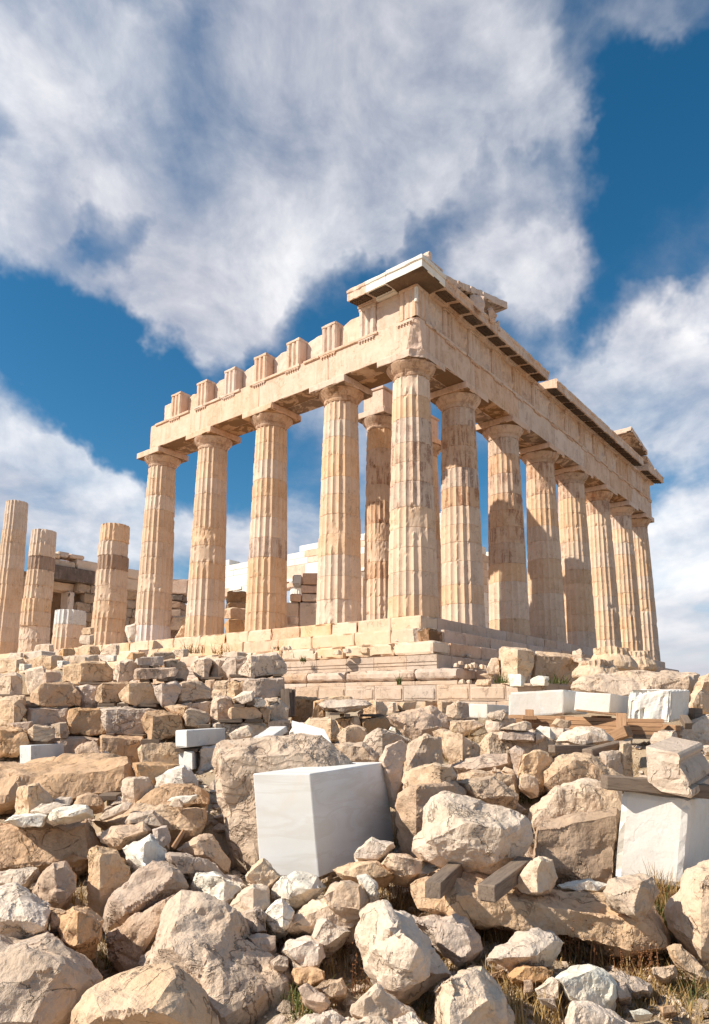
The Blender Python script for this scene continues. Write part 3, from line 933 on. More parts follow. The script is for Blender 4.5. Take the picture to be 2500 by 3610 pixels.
# exposed foundation courses
y = -2.6
while y < 15:                                   # grooved top course
    L = rng.uniform(1.15, 1.5)
    xf = -2.52 + rng.uniform(-.01, .01)
    prof = [(0, -1.575), (0, -1.79), (-.035, -1.795), (-.035, -1.815), (0, -1.82), (0, -1.90), (-.03, -1.905), (-.03, -1.925), (.004, -1.93), (.004, -2.03), (-.9, -2.03), (-.9, -1.575)]
    extrude('foundation_block', prof, (xf, y + .006, 0), (0, 1, 0), (-1, 0, 0), L - .012, M['poros'], temple, cuts=5, er=.012)
    y += L
x = -1.62
while x < 24:
    L = rng.uniform(1.2, 1.6)
    block('foundation_block', (x + .005, x + L - .005, -2.6, -1.6, -2.03, -1.575), M['ledge'], temple, res=.3, er=.03, rough=.02)
    x += L
y = -3.45
while y < 15:                                   # rough undercut course
    L = rng.uniform(1.2, 3.0)
    def bulge(v, b):
        v = v.copy()
        t = (v[:, 2] - b[4]) / (b[5] - b[4])
        v[:, 0] -= np.where(v[:, 0] < b[0] + .3, .10 * np.clip(fbm(v * 1.3, 3), -.3, 1) + .10 * np.sin(np.clip(t, 0, 1) * pi), 0)
        return v
    if y < -3.4 + .01 and False: pass
    block('foundation_block', (-2.68, -1.5, y + .006, y + L - .006, -2.42, -2.04), M['ledge'], temple, res=.14, er=.06, rough=.03, chip=1.6, top=bulge)
    block('foundation_block', (-2.72, -1.5, y + .004, y + L - .004, -2.565, -2.425), M['poros'], temple, res=.3, er=.02)
    y += L
x = -1.5
while x < 22:
    L = rng.uniform(1.2, 1.7)
    block('foundation_block', (x + .005, x + L - .005, -3.46, -2.45, -2.56, -2.04), M['ledge'], temple, res=.3, er=.05, rough=.03, chip=1.5)
    x += L
y = -6.35
while y < 15:                                   # drafted course
    L = rng.uniform(1.12, 1.28)
    v, f = block_geo(-2.95, -1.9, y + .005, y + L - .005, -3.06, -2.57, res=.3, er=.012, rough=.01)
    v2, f2 = block_geo(-2.985, -2.90, y + .05, y + L - .06, -3.0, -2.66, res=.16, er=.02, rough=.015)
    nb = len(v)
    mesh('foundation_block', np.concatenate([v, v2]), f + [tuple(i + nb for i in q) for q in f2], M['poros'], temple)
    block('foundation_block', (-2.97, -1.9, y + .3, y + L + .29, -3.5, -3.075), M['poros'], temple, res=.3, er=.015, rough=.012)
    y += L
x = -1.9
while x < 26:
    L = rng.uniform(1.2, 1.6)
    block('foundation_block', (x + .005, x + L - .005, -6.34, -3.3, -3.5, -2.572), M['ledge'], temple, res=.5, er=.03, rough=.02)
    x += L

# ------------------------------------------------------------------ broken columns standing free on the south side
def stump(cx, cy, H, drums, label, alt={}, jit=.02, wear=1.7, R1=.7405, spalls=()):
    e = column(None, cx, cy, M['shaft'], H=H, drums=drums, capital=False, alt=alt, wear=wear, name='broken_column', jit=jit, spalls=spalls, R1=R1)
    tag(e, label, 'column', 'broken columns of the south side')
    return e
stump(0, SY[5], 7.05, 8, 'broken column without capital next to the standing row, grey drum near its top', {5: M['grey_shaft']}, spalls=[(radians(215), 3.2, .4, .35, .07), (radians(215), 2.3, .3, .5, .07)])
stump(0, SY[6], 2.4, 3, 'short stump with a white marble drum on top', {2: M['slab']}, jit=.01)
stump(0, SY[7], 8.1, 9, 'broken column of worn drums left of the white-topped stump, grey drum high up', {6: M['grey_shaft']}, spalls=[(radians(215), 1.4, .6, .4, .12), (radians(200), .4, .5, .4, .10)], wear=2.0)
stump(0, SY[8], 10.9, 11, 'tallest broken column at the left edge, missing its capital', jit=.006, wear=1.0, R1=.76)

# ------------------------------------------------------------------ porch inside the east front
pc = column(None, 4.0, 4.55, M['shaft'], zb=0.0, alt={3: M['patina'], 6: M['patina'], 8: M['patina'], 9: M['patina']}, H=9.95, R0=.80, R1=.66, base_h=9.95, capital=True, name='porch_column', wear=2.0, spalls=[(radians(235), 4.6, .5, .6, .10), (radians(215), 3.7, .6, .35, .08), (radians(240), 7.2, .4, .4, .07)])
del pc['abacus']
tag(pc, 'inner fluted column seen behind and left of the corner column, carrying a beam', 'column')
pb = empty('porch_beam', (6.3, 4.55, 10.75))
tag(pb, 'pale stone beam resting on the inner column and running behind the corner column', 'beam')
block('architrave_block', (3.42, 8.4, 3.95, 5.15, 10.72, 11.85), M['ent'], pb, res=.5, er=.02)
block('fillet', (3.36, 8.45, 3.89, 5.2, 11.853, 12.0), M['ent'], pb, res=.4, er=.03, chip=2)
pc2 = column(None, 8.0, 4.55, M['shaft'], H=9.80, R0=.80, R1=.66, base_h=9.95, capital=True, name='porch_column', wear=1.2)
del pc2['abacus']
tag(pc2, 'inner fluted column hidden behind the second column of the front', 'column')

# ------------------------------------------------------------------ far colonnade of restored white marble
far = empty('far_colonnade', (28.84, 30, 0))
tag(far, 'bright white restored colonnade seen through the gaps between the south columns', 'colonnade')
for yv in (16.6, 20.9, 25.2, 29.45, 33.75, 38.0, 42.3, 46.6):
    c = column(far, 28.84, yv, M['new'] if yv in (29.45, 33.75) else M['cella'], H=8.75, R1=.75, base_h=9.57, wear=.5, cap_mat=M['new'], drums=9)
    del c['abacus']
y = 14.0
tops = [13.2, 13.2, 13.1, 13.2, 13.2, 13.1, 12.9, 12.9, 12.6, 12.55, 12.4, 12.1, 12.1, 12.35, 12.35, 12.8, 12.8, 12.2]
k = 0
for row, (z0, z1) in enumerate([(9.62, 10.95), (10.955, 11.6), (11.605, 12.25), (12.255, 12.9), (12.905, 13.4), (8.75, 9.615)]):
    y = 14.0 + rng.uniform(0, 1)
    while y < 49:
        L = rng.uniform(1.5, 2.6) if row else 4.29
        ytop = np.interp(y + L / 2, np.linspace(14, 49, len(tops)), tops)
        if z0 < ytop - .25 and not (row == 5 and y < 32):
            u = rng.random()
            block('wall_block', (27.95 + rng.uniform(-.03, .03), 29.5, y + .006, min(y + L, 49) - .006, z0, z1), M['new'] if u < .68 else M['ent'] if u < .88 else M['cella'], far, res=.9, er=.03)
        y += L

# ------------------------------------------------------------------ inner walls
cw = empty('inner_wall', (21, 9.4, -.03))
tag(cw, 'pale rebuilt block wall glimpsed between the columns of the east front', 'wall')
for row in range(16):
    z0 = -.03 + row * .56
    x = 14.2 + (row % 2) * .6
    while x < 28:
        L = 1.25
        lim = 8.3 - .9 * abs(math.sin(x * 1.3)) - (1.8 if x > 25 else 0)
        if z0 < lim:
            block('wall_block', (x + .005, x + L - .005, 9.0 + rng.uniform(-.02, .02), 9.9, z0 + .004, z0 + .556), M['new'] if rng.random() < .6 else M['cella'], cw, res=1.3, er=.02)
        x += L
bw = empty('west_wall', (13, 45, -.03))
tag(bw, 'old cracked wall with a dark lintelled doorway behind the broken columns', 'wall')
for row in range(9):
    z0 = -.03 + row * .88
    x = 10.9 + (row % 2) * .7
    while x < 19.5:
        L = rng.uniform(1.1, 1.9)
        block('wall_block', (x + .008, x + L - .008, 44.5 + rng.uniform(-.08, .08), 46.5, z0 + .006, z0 + .874), M['burnt'], bw, res=.3, er=.07, rough=.05, chip=2.5)
        x += L
block('lintel', (7.3, 12.4, 44.2, 46.6, 7.9, 9.15), M['black'], bw, res=.6, er=.05)
block('lintel', (7.5, 11.6, 45.3, 46.9, 7.1, 7.85), M['cella'], bw, res=.6, er=.05)
for (a, b, z0, z1, m) in [(7.2, 10.6, 9.16, 9.75, 'lime'), (10.65, 19.8, 9.16, 10.1, 'cella'), (12.45, 19.7, 7.92, 9.15, 'cella'), (7.4, 9.1, 9.76, 10.3, 'lime'), (10.0, 11.4, 10.12, 10.5, 'ent'), (8.9, 9.9, 10.05, 10.55, 'grey'), (5.0, 8.5, -.03, 7.88, 'burnt')]:
    block('wall_block', (a, b, 44.6, 46.4, z0, z1), M[m], bw, res=.6, er=.08, chip=2.5, rough=.04)
block('door_jamb', (10.3, 10.88, 44.9, 46.3, -.03, 7.05), M['cella'], bw, res=.5, er=.08, chip=3, top=lambda v, b: np.stack([v[:, 0] + .35 * np.clip(1 - v[:, 2] / 7, 0, 1) * (v[:, 0] > 10.6) , v[:, 1], v[:, 2]], 1))
block('added_doorway_backing', (6.0, 13.0, 49.0, 50.0, -.03, 9.0), M['burnt'], bw, res=1.2, er=.08)  # added backing slab, keeps bright sky out of the dark doorway
block('added_shade_roof', (6.5, 12.5, 46.62, 50.2, 8.0, 8.6), M['burnt'], bw, res=1.2, er=.05)  # added unseen roof that blocks light so the doorway stays dark

# pier of the long inner wall, and what is left beside it
def far_box(name, mat, x0, y0, x1, y1, d, depth, parent):
    a, b = at(x0, y1, d), at(x1, y1, d)
    h = (y1 - y0) / FOC * d
    c = (a + b) / 2
    w = (x1 - x0) / FOC * d
    v, f = block_geo(-w / 2, w / 2, 0, depth, 0, h, res=.3, er=.05, chip=1.8, rough=.02)
    P = c + v[:, :1] * Rv * np.array([1, 1, 0]) + v[:, 1:2] * FH + v[:, 2:] * np.array([0, 0, 1.0])
    return mesh(name, P, f, M[mat], parent)
pier = empty('wall_pier', at(1070, 2210, 38))
tag(pier, 'stepped pale block pier seen between the second and third south columns', 'wall')
for (x0, y0, x1, y1, m) in [(1005, 2122, 1052, 2230, 'cella'), (1054, 2122, 1140, 2230, 'cella'), (1022, 2092, 1062, 2120, 'ent'), (1064, 2092, 1140, 2120, 'cella'), (1060, 2062, 1140, 2090, 'ent'), (1030, 2024, 1063, 2061, 'slab'), (1065, 2018, 1140, 2060, 'ent')]:
    far_box('wall_block', m, x0, y0, x1, y1, 38, 1.4, pier)
pier2 = empty('wall_pier', at(630, 2230, 41))
tag(pier2, 'small grey block pier with a dark cap seen between the fourth and fifth south columns', 'wall')
for (x0, y0, x1, y1, m) in [(590, 2147, 640, 2175, 'grey_shaft'), (590, 2119, 640, 2146, 'grey_shaft'), (590, 2096, 646, 2117, 'black'), (585, 2177, 665, 2200, 'cella'), (590, 2040, 662, 2094, 'ent')]:
    far_box('wall_block', m, x0, y0, x1, y1, 41, 1.4, pier2)

# ------------------------------------------------------------------ loose stones: outlines are cut into facets, given their own distance, depth and rough skin
TILE = {'S': (0, 0, 1.0), 'L1': (0, 2280, .32581), 'L2': (500, 2280, .32581), 'M1': (1000, 2420, .32581), 'M2': (1500, 2420, .32581), 'L3': (0, 2650, .43860),
        'F1': (0, 2900, .78321), 'F2': (1250, 2900, .78321), 'R1': (2000, 2300, .31328), 'B': (1250, 2200, .78321), 'K': (850, 2600, .43860), 'N': (1300, 2100, .37594), 'Q': (1800, 2100, .43860), 'G': (400, 2000, .43860), 'E1': (1200, 850, .37594)}
ROCKS = []
ROCK_LOG = []

def P_(tile, s):
    ox, oy, k = TILE[tile]
    return [(ox + float(a.split(',')[0]) * k, oy + float(a.split(',')[1]) * k) + tuple(float(c) for c in a.split(',')[2:]) for a in s.split()]

def R(label, mat, tile, D, t, pts, edge=None, ridge=None, s=0.0, chips=3, name='stone', cat='stone', group=None, sink=0.12, lowf=None, amp=1.0, turn=.5):
    o = P_(tile, pts)
    r = P_(tile, ridge) if ridge else None
    ROCKS.append(dict(label=label, mat=mat, D=D, t=t, o=o, ridge=r, edge=edge, s=s, chips=chips, name=name, cat=cat, group=group, sink=sink, amp=amp, turn=turn))

def hull_points(r, rg):
    o = np.array([p[:2] for p in r['o']])
    D, t = r['D'], r['t']
    c = o.mean(0)
    xs = o[:, 0]
    k = D / FOC
    pts, low = [], []
    if r['edge'] is not None:
        x0, x1 = xs.min(), xs.max()
        y0, y1 = o[:, 1].min(), o[:, 1].max()
        xe = x0 + (x1 - x0) * r['edge']
        def dep(x): return D + (.85 * (xe - x) if x < xe else r['turn'] * (x - xe)) * k
        inset = .07
        for (x, y) in o:
            up = y < (y0 + y1) / 2
            pts.append(at(x, y, dep(x) + (t * .12 if up else 0)))
            yy = y + (y1 - y0) * (inset if up else 0)
            xx = c[0] + (x - c[0]) * .97
            pts.append(at(xx, yy, dep(xx)))
            pts.append(at(c[0] + (x - c[0]) * .93, y + (3 if up else 0), dep(x) + t))
        # the vertical arris
        ytop = np.interp(xe, [x0, x1], [y0 + (y1 - y0) * .09] * 2)
        pts.append(at(xe, ytop + 2, D)); pts.append(at(xe, y1 - (y1 - y0) * .03, D))
    elif r['ridge'] is not None:
        for (x, y) in o:
            pts.append(at(x, y, D + t * .5))
            pts.append(at(c[0] + (x - c[0]) * .86, c[1] + (y - c[1]) * .9 , D + t * 1.1))
        for (x, y, dz) in r['ridge']:
            pts.append(at(x, y, D + t * .5 - dz))
    else:
        # flat front and back faces carried by a few corners, so that the stone reads as split, not as rolled
        tx, ty = rg.uniform(-.22, .22) + r['s'], rg.uniform(.10, .40)
        yb, yt = o[:, 1].max(), o[:, 1].min()
        q = (o - c) / np.maximum(o.max(0) - o.min(0), 1)
        a0 = rg.uniform(.3, 1.1)
        pick = sorted({int(np.argmax(q @ np.array([cos(a0 + k * 2 * pi / 5), sin(a0 + k * 2 * pi / 5)]))) for k in range(5)})
        for (x, y) in o:
            dx = x - c[0]
            pts.append(at(x, y, D + .42 * t + r['s'] * dx * k))
        for i_ in pick:
            dx, dy = o[i_] - c
            f = rg.uniform(.66, .90) if dy < 0 else rg.uniform(.88, .97)
            dd = tx * dx * k - ty * (dy - (yb - c[1])) * k * .55
            pts.append(at(c[0] + dx * f, c[1] + dy * f, D + dd))
            f = rg.uniform(.75, .92)
            pts.append(at(c[0] + dx * f, c[1] + dy * f * .98, D + 1.15 * t + tx * dx * k))
    pts = np.array(pts)
    zmin = pts[:, 2].min()
    lo = pts[pts[:, 2] < zmin + .28 * (pts[:, 2].max() - zmin)]
    if r['sink']:
        lo2 = lo.copy(); lo2[:, 2] -= min(r['sink'], .35 * (pts[:, 2].max() - zmin))
        cc = lo2.mean(0)
        lo2 = cc + (lo2 - cc) * .9
        pts = np.concatenate([pts, lo2])
    return pts

def build_rocks():
    tmp = []
    todo = [r for r in ROCKS if 'obj' not in r]
    for i, r in enumerate(todo):
        rg = np.random.default_rng(1000 + i + len(ROCK_LOG))
        pts = r['pts'] if 'pts' in r else hull_points(r, rg)
        ctr = pts.mean(0)
        bm = bmesh.new()
        for p in pts: bm.verts.new(p - ctr)
        bmesh.ops.convex_hull(bm, input=bm.verts)
        bmesh.ops.delete(bm, geom=[v for v in bm.verts if not v.link_faces], context='VERTS')
        for c in range(r['chips']):
            n = rg.normal(size=3); n /= np.linalg.norm(n)
            vv = np.array([v.co[:] for v in bm.verts])
            pr = vv @ n
            hi, lo = pr.max(), pr.min()
            cutat = hi - (hi - lo) * rg.uniform(.015, .06)
            bmesh.ops.bisect_plane(bm, geom=bm.verts[:] + bm.edges[:] + bm.faces[:], plane_co=Vector(n * cutat), plane_no=Vector(n), clear_outer=True)
            bmesh.ops.convex_hull(bm, input=bm.verts)
            bmesh.ops.delete(bm, geom=[v for v in bm.verts if not v.link_faces], context='VERTS')
        area = sum(f.calc_area() for f in bm.faces)
        me = bpy.data.meshes.new('hull')
        bm.to_mesh(me); bm.free()
        vs = max(r['D'] * .0027, math.sqrt(area / (26000 if r['D'] < 7 else 9000)))
        vv = np.array([v.co[:] for v in me.vertices])
        size = float(np.min(vv.max(0) - vv.min(0)))
        vs = min(vs, size / 6)
        o = bpy.data.objects.new('tmp', me)
        COL.objects.link(o)
        md = o.modifiers.new('r', 'REMESH'); md.mode = 'SHARP'; md.sharpness = 1.0; md.scale = .95
        md.octree_depth = int(min(7, max(4, math.ceil(math.log2(float(np.max(vv.max(0) - vv.min(0))) / vs) - .45))))
        md.use_remove_disconnected = False
        tmp.append((o, ctr, size, vs))
    dg = bpy.context.evaluated_depsgraph_get()
    total = 0
    for (o, ctr, size, vs), r in zip(tmp, todo):
        ev = o.evaluated_get(dg)
        me = bpy.data.meshes.new_from_object(ev)
        me.name = r['name']
        n = len(me.vertices)
        co = np.empty(n * 3); me.vertices.foreach_get('co', co); co = co.reshape(-1, 3)
        no = np.empty(n * 3); me.vertex_normals.foreach_get('vector', no); no = no.reshape(-1, 3)
        a = r['amp']
        p = co + ctr * 3.1
        sz = min(max(size, .08), 1.1)
        # split facets: every patch of the surface follows its own tilted plane
        d = np.zeros(n)
        rq = np.random.default_rng(7 + len(ROCK_LOG))
        for cells, amp_, tilt in ((13, .026, .14), (55, .009, .14)):
            sd = co[rq.integers(0, n, cells)]
            wob = np.stack([fbm(p * (2.2 / sz) + 5, 2), fbm(p * (2.2 / sz) + 25, 2), fbm(p * (2.2 / sz) + 45, 2)], 1) * .10 * sz
            q_ = co + wob
            dist = ((q_[:, None, :] - sd[None]) ** 2).sum(2)
            k1 = np.argmin(dist, 1)
            ar = np.arange(n)
            d1 = np.sqrt(dist[ar, k1])
            dist[ar, k1] = 1e9
            k2 = np.argmin(dist, 1)
            d2 = np.sqrt(dist[ar, k2])
            wb = .5 * np.clip(1 - (d2 - d1) / (2.6 * vs + .03 * sz), 0, 1)
            tl = rq.normal(0, tilt, (cells, 3))
            of = rq.uniform(-1, .3, cells) * amp_ * sz
            e1_ = of[k1] + np.clip(((co - sd[k1]) * tl[k1]).sum(1), -.05 * sz, .03 * sz)
            e2_ = of[k2] + np.clip(((co - sd[k2]) * tl[k2]).sum(1), -.05 * sz, .03 * sz)
            d += e1_ * (1 - wb) + e2_ * wb
        d += .012 * sz * fbm(p * (1.5 / sz), 3)
        d += .010 * sz * fbm(p * (4.6 / sz), 4, .6)
        rd = ridge(p * (1.6 / sz) + 40, 3)
        d -= .022 * sz * np.clip(rd - 1.25, 0, 1)
        d += .014 * min(sz, .5) * fbm(p * 15, 3, .62)
        co = co + no * (d * a)[:, None]
        lo = co[:, 2].min()
        org = np.array([0, 0, lo])
        co = co - org
        me.vertices.foreach_set('co', co.ravel())
        me.materials.clear()
        me.materials.append(M[r['mat']])
        me.polygons.foreach_set('use_smooth', np.zeros(len(me.polygons), bool))
        me.update()
        ob = link_mesh(r['name'], me, ctr + org, None)
        tag(ob, r['label'], r['cat'], r.get('group'))
        r['obj'] = ob
        ROCK_LOG.append(r)
        total += len(me.polygons)
        bpy.data.objects.remove(o, do_unlink=True)
    print('rock quads', total)

def box3(name, label, cat, mat, F, L, Rr, Bt, group=None, er=.015, rough=.004, chip=1.0, res=.25, parent=None, fn=None):
    """a sawn block from its near top corner F, left and right top corners and near bottom corner, each (tile x, y, distance)"""
    def pt(a):
        ox, oy, k = TILE[a[0]]
        return at(ox + a[1] * k, oy + a[2] * k, a[3])
    f, l, r, b = pt(F), pt(L), pt(Rr), pt(Bt)
    U1, U2, U3 = l - f, r - f, b - f
    l1, l2, l3 = (np.linalg.norm(u) for u in (U1, U2, U3))
    v, fc = block_geo(0, l1, 0, l2, 0, l3, res=res, er=er, rough=rough, chip=chip)
    if fn is not None: v = fn(v, l1, l2, l3)
    w = f + np.outer(v[:, 0] / l1, U1) + np.outer(v[:, 1] / l2, U2) + np.outer(v[:, 2] / l3, U3)
    if np.dot(np.cross(U1, U2), U3) < 0: fc = [q[::-1] for q in fc]
    o = mesh(name, w, fc, M[mat], parent)
    if label: tag(o, label, cat, group)
    return o

def beam(label, p0, p1, w, h, mat='wood_old', name='timber', cat='timber', parent=None, group=None, roll=0.0):
    """a squared timber between two world points (axis along its length, x local)"""
    p0, p1 = np.array(p0), np.array(p1)
    ax = p1 - p0; L = np.linalg.norm(ax); ax /= L
    side = np.cross(ax, [0, 0, 1.0]); side /= np.linalg.norm(side)
    up = np.cross(side, ax)
    side, up = side * cos(roll) + up * sin(roll), up * cos(roll) - side * sin(roll)
    v, f = block_geo(-L / 2, L / 2, -w / 2, w / 2, -h / 2, h / 2, res=.12, er=min(w, h) * .05, rough=.004, chip=1.0)
    me = bpy.data.meshes.new(name)
    me.from_pydata(v.tolist(), [], f); me.materials.append(M[mat]); me.update()
    c = (p0 + p1) / 2
    o = link_mesh(name, me, c, parent)
    Rm = Matrix((ax, side, up)).transposed()
    o.rotation_euler = Rm.to_euler()
    if label: tag(o, label, cat, group)
    return o

def tp(tile, x, y, d):
    ox, oy, k = TILE[tile]
    return at(ox + x * k, oy + y * k, d)

# ---- foreground, left
R('huge pale slab filling the bottom left corner', 'lime', 'F1', 3.9, .9, '-200,540 0,522 120,500 215,482 330,600 455,700 400,745 335,830 320,960 -200,960', ridge='0,600,.3 150,560,.3 300,660,.35 380,735,.3 200,900,.5 -100,900,.5', sink=.3)
R('flat-topped slab overhanging the left edge above the bottom left slab', 'pale', 'F1', 4.5, .7, '-180,300 0,283 70,280 230,375 230,430 205,545 0,552 -180,545', ridge='0,440,.3 120,430,.33 200,470,.3 120,530,.2', sink=0)
R('smooth rounded boulder cut by the bottom edge left of centre', 'lime', 'F1', 3.45, .6, '310,960 325,830 350,780 430,725 520,680 620,650 760,640 850,690 930,760 990,870 1000,970', ridge='420,770,.15 640,690,.1 800,720,.22 700,850,.38 450,880,.35', sink=.3, amp=.55)
R('large triangular boulder with a hollow in its face left of centre', 'lime', 'F1', 4.1, .9, '590,600 610,560 700,480 760,370 820,315 900,305 1010,350 1060,410 1110,530 1200,620 1320,700 1335,770 1290,930 990,930 850,700 600,660', ridge='900,330,.0 760,560,.40 870,500,.30 880,620,.42 1000,700,.45 1200,760,.30 1000,860,.55', sink=.25, chips=5)
R('smooth grey flat stone tucked behind the triangular boulder', 'grey', 'F1', 4.95, .35, '460,500 560,445 700,360 790,310 803,330 760,400 700,480 620,560 590,640 540,610 470,560')
R('upright tapering block with dark pits near the left foreground', 'pitted', 'F1', 5.55, .4, '395,360 400,260 410,125 435,110 530,115 590,235 545,330 480,405 395,378', edge=.28, turn=.7)
R('broad grey-topped boulder behind the triangular one', 'grey', 'F1', 5.1, .55, '475,405 505,320 600,240 690,180 760,175 810,200 848,290 800,330 700,370 560,445 500,440', ridge='520,340,.2 700,200,.05 790,230,.18 680,330,.3 560,410,.3')
R('dark angular stone left of the upright tapering block', 'grey', 'F1', 5.3, .45, '155,310 190,230 240,185 290,183 342,240 330,300 270,370 200,365', edge=.5, turn=.7)
R('pale log-shaped stone lying at the left edge', 'pale', 'F1', 5.7, .35, '-90,235 0,230 100,205 180,200 177,250 120,287 0,278 -90,272')
R('brown wedge-shaped stone beside the dark grassy hole', 'tan', 'F1', 4.55, .4, '253,480 275,420 330,378 400,385 462,440 450,520 400,535 330,557 280,530', edge=.45, turn=.7)
R('thin stone stuck behind the overhanging slab', 'lime', 'F1', 4.75, .2, '220,375 300,398 265,470 232,475')
# ---- left heap
R('long tan block with a broken face, second from the bottom at the left edge', 'tan', 'L3', 6.3, .9, '-150,600 0,598 150,588 400,588 700,538 760,600 822,760 720,885 550,905 300,932 80,952 -150,960', ridge='-100,640,.3 150,615,.3 400,610,.3 690,575,.3 780,760,.22 720,870,.38 300,920,.5 -100,940,.5', sink=.25, s=.2)
R('very long tan slab with a rough sunlit top at the left', 'tan', 'L3', 7.8, 1.5, '-150,95 0,88 300,68 700,20 940,4 1010,28 1050,75 1085,190 985,328 830,342 560,372 380,384 130,408 -150,412', ridge='-120,230,.72 0,215,.72 200,180,.72 350,142,.72 700,108,.72 1000,72,.70 1060,190,.6 985,325,.72 560,365,.80 0,405,.85', sink=.2)
R('white crumbly slab lying on the long tan block', 'white', 'L3', 6.15, .35, '35,560 110,505 300,490 395,505 382,580 340,602 250,592 140,607', sink=0)
R('white flat slab with a straight edge on the long tan block', 'white', 'L3', 6.05, .4, '365,562 420,460 550,435 690,423 752,470 752,520 600,570 430,593', ridge='545,520,.25 700,470,.2 440,470,.1', sink=0)
R('cream stone leaning against the upright block at the left', 'pale', 'L3', 6.25, .3, '250,480 340,415 440,405 560,425 430,470 400,502 330,492')
R('upright pale block with a crack standing on the left heap', 'lime', 'L3', 6.5, .4, '127,495 135,320 150,288 310,253 347,270 432,402 290,432 220,498', edge=.33, turn=.7)
R('small pale block right of the cracked upright block', 'pale', 'L3', 6.8, .3, '420,388 500,364 580,363 588,400 565,432 460,435')
R('brown chunk under the long tan slab', 'tan', 'L3', 6.8, .35, '578,432 620,360 690,333 790,338 820,380 838,440 740,462 640,452')
R('squared pale stone standing right of the long tan slab end', 'pale', 'L3', 6.9, .35, '988,392 990,230 1030,208 1195,203 1242,290 1170,342 1090,405 1040,412', edge=.36, turn=.6)
R('reddish brown slab wedged beyond the long tan slab', 'tan', 'L3', 7.8, .45, '1068,95 1200,78 1330,83 1442,105 1330,172 1210,232 1088,202', s=.4)
R('pale triangular stone under the white marble beam', 'white', 'L3', 7.4, .4, '1248,212 1340,160 1480,108 1535,140 1595,240 1580,275 1400,265 1280,273', edge=.62, turn=.5)
R('broad brown boulder carrying small white flakes', 'tan', 'L3', 6.75, .5, '1073,432 1180,320 1350,253 1560,248 1690,330 1680,422 1500,442 1300,452', s=.25)
R('thin white flake lying on the brown boulder', 'white', 'L3', 6.5, .16, '1340,398 1380,365 1470,350 1590,345 1588,375 1500,415 1420,408', sink=0)
R('small pinkish stone beside the white flake', 'lime', 'L3', 6.4, .15, '1362,435 1390,375 1440,375 1475,405 1470,450 1400,445', sink=0)
R('big banded brown boulder in the middle of the left heap', 'strata', 'L3', 6.4, .7, '740,560 900,500 1080,430 1380,418 1500,428 1660,440 1705,560 1560,682 1400,702 1250,610 1000,605 830,655', ridge='850,590,.2 1250,470,.15 1500,470,.15 1560,640,.3 1350,620,.32', s=.2)
R('thin leaning slab left of the banded boulder', 'lime', 'L3', 6.4, .2, '787,530 900,448 1010,403 1078,410 1062,450 900,547 810,557', sink=0)
R('brown wedge resting on the white angular stone', 'tan', 'L3', 6.0, .4, '808,722 808,660 900,598 1100,580 1150,558 1222,630 1202,680 1050,752 960,792 900,765', ridge='830,700,.1 1000,690,.28 1150,640,.2 950,770,.2', sink=0)
R('grey banded stone under the flakes on the left heap', 'strata', 'L3', 6.2, .35, '998,570 1050,500 1240,463 1300,550 1312,602 1220,605 1150,570')
R('grey end of a stone beside the broken twig', 'grey', 'L3', 5.95, .35, '1218,622 1340,598 1372,680 1362,742 1310,768 1235,690', edge=.3, turn=.5)
R('white angular stone with a sharp ridge in the left heap', 'white', 'L3', 5.65, .45, '988,780 1210,656 1335,780 1352,882 1250,903 1155,958 1080,922 1030,850', ridge='1160,740,.25 1150,940,.3 1230,690,.1 1050,800,.2')
R('orange-brown angular stone left of the big cracked slab', 'tan', 'F1', 6.0, .45, '785,122 830,80 930,45 960,52 990,100 1042,177 920,163', ridge='880,90,.2 940,60,.1 930,150,.25')
R('grey long stone sloping down towards the white cube', 'grey', 'F1', 5.6, .45, '745,140 850,138 960,200 1060,240 1087,277 960,262 870,247 800,222 755,180', s=.2)
R('white rough block with a round hole near the white cube', 'white', 'F1', 5.2, .4, '858,282 885,230 960,228 1103,285 1040,347 1010,362 920,324 868,312', edge=.6, turn=.6)
R('pale pointed stone at the left foot of the white cube', 'pale', 'F1', 5.3, .4, '1110,240 1130,190 1185,147 1230,200 1262,242 1200,302 1128,282')
R('flat white stone lying in front of the white cube', 'white', 'F1', 5.1, .35, '1233,282 1260,240 1330,220 1430,240 1478,292 1370,342 1300,358 1228,332', ridge='1300,290,.2 1400,300,.2 1300,345,.2')
R('pale boulder below the pointed stone', 'pale', 'F1', 4.85, .4, '1033,372 1080,320 1140,280 1207,290 1212,372 1170,402 1090,442 1048,412', edge=.6, turn=.7)
R('small white round stone below the flat white stone', 'white', 'F1', 4.75, .25, '1193,402 1220,370 1270,343 1322,400 1300,452 1230,472 1200,442', edge=.62, turn=.7)
R('small squared grey stone right of the triangular boulder', 'grey', 'F1', 4.7, .25, '1088,452 1095,400 1150,378 1197,412 1207,492 1150,502 1098,482', edge=.55, turn=.4)
R('half-shaded block at the right shoulder of the triangular boulder', 'grey', 'F1', 4.55, .3, '1108,512 1190,500 1242,508 1242,572 1180,607 1118,562')
R('rounded pale stone by the green grass tuft', 'pale', 'F1', 4.5, .3, '1263,572 1290,530 1400,518 1462,540 1482,592 1430,642 1360,657 1298,622')
R('broad flat pale stone in the middle foreground', 'pale', 'F1', 4.85, .4, '1278,462 1360,390 1420,348 1530,328 1600,345 1690,368 1650,460 1600,485 1400,472')
R('triangular pale stone in front of the broad flat one', 'pale', 'F1', 4.65, .25, '1393,512 1430,440 1470,428 1582,490 1530,532 1460,552')
R('rounded stone left of the tall tilted boulder', 'lime', 'F2', 4.75, .35, '-155,330 -100,270 -50,258 30,278 62,340 30,402 -100,385')
R('warm pebble-like stone among rust-coloured weeds', 'tan', 'F1', 4.25, .25, '1305,682 1320,655 1400,648 1460,668 1465,710 1400,740 1320,720')
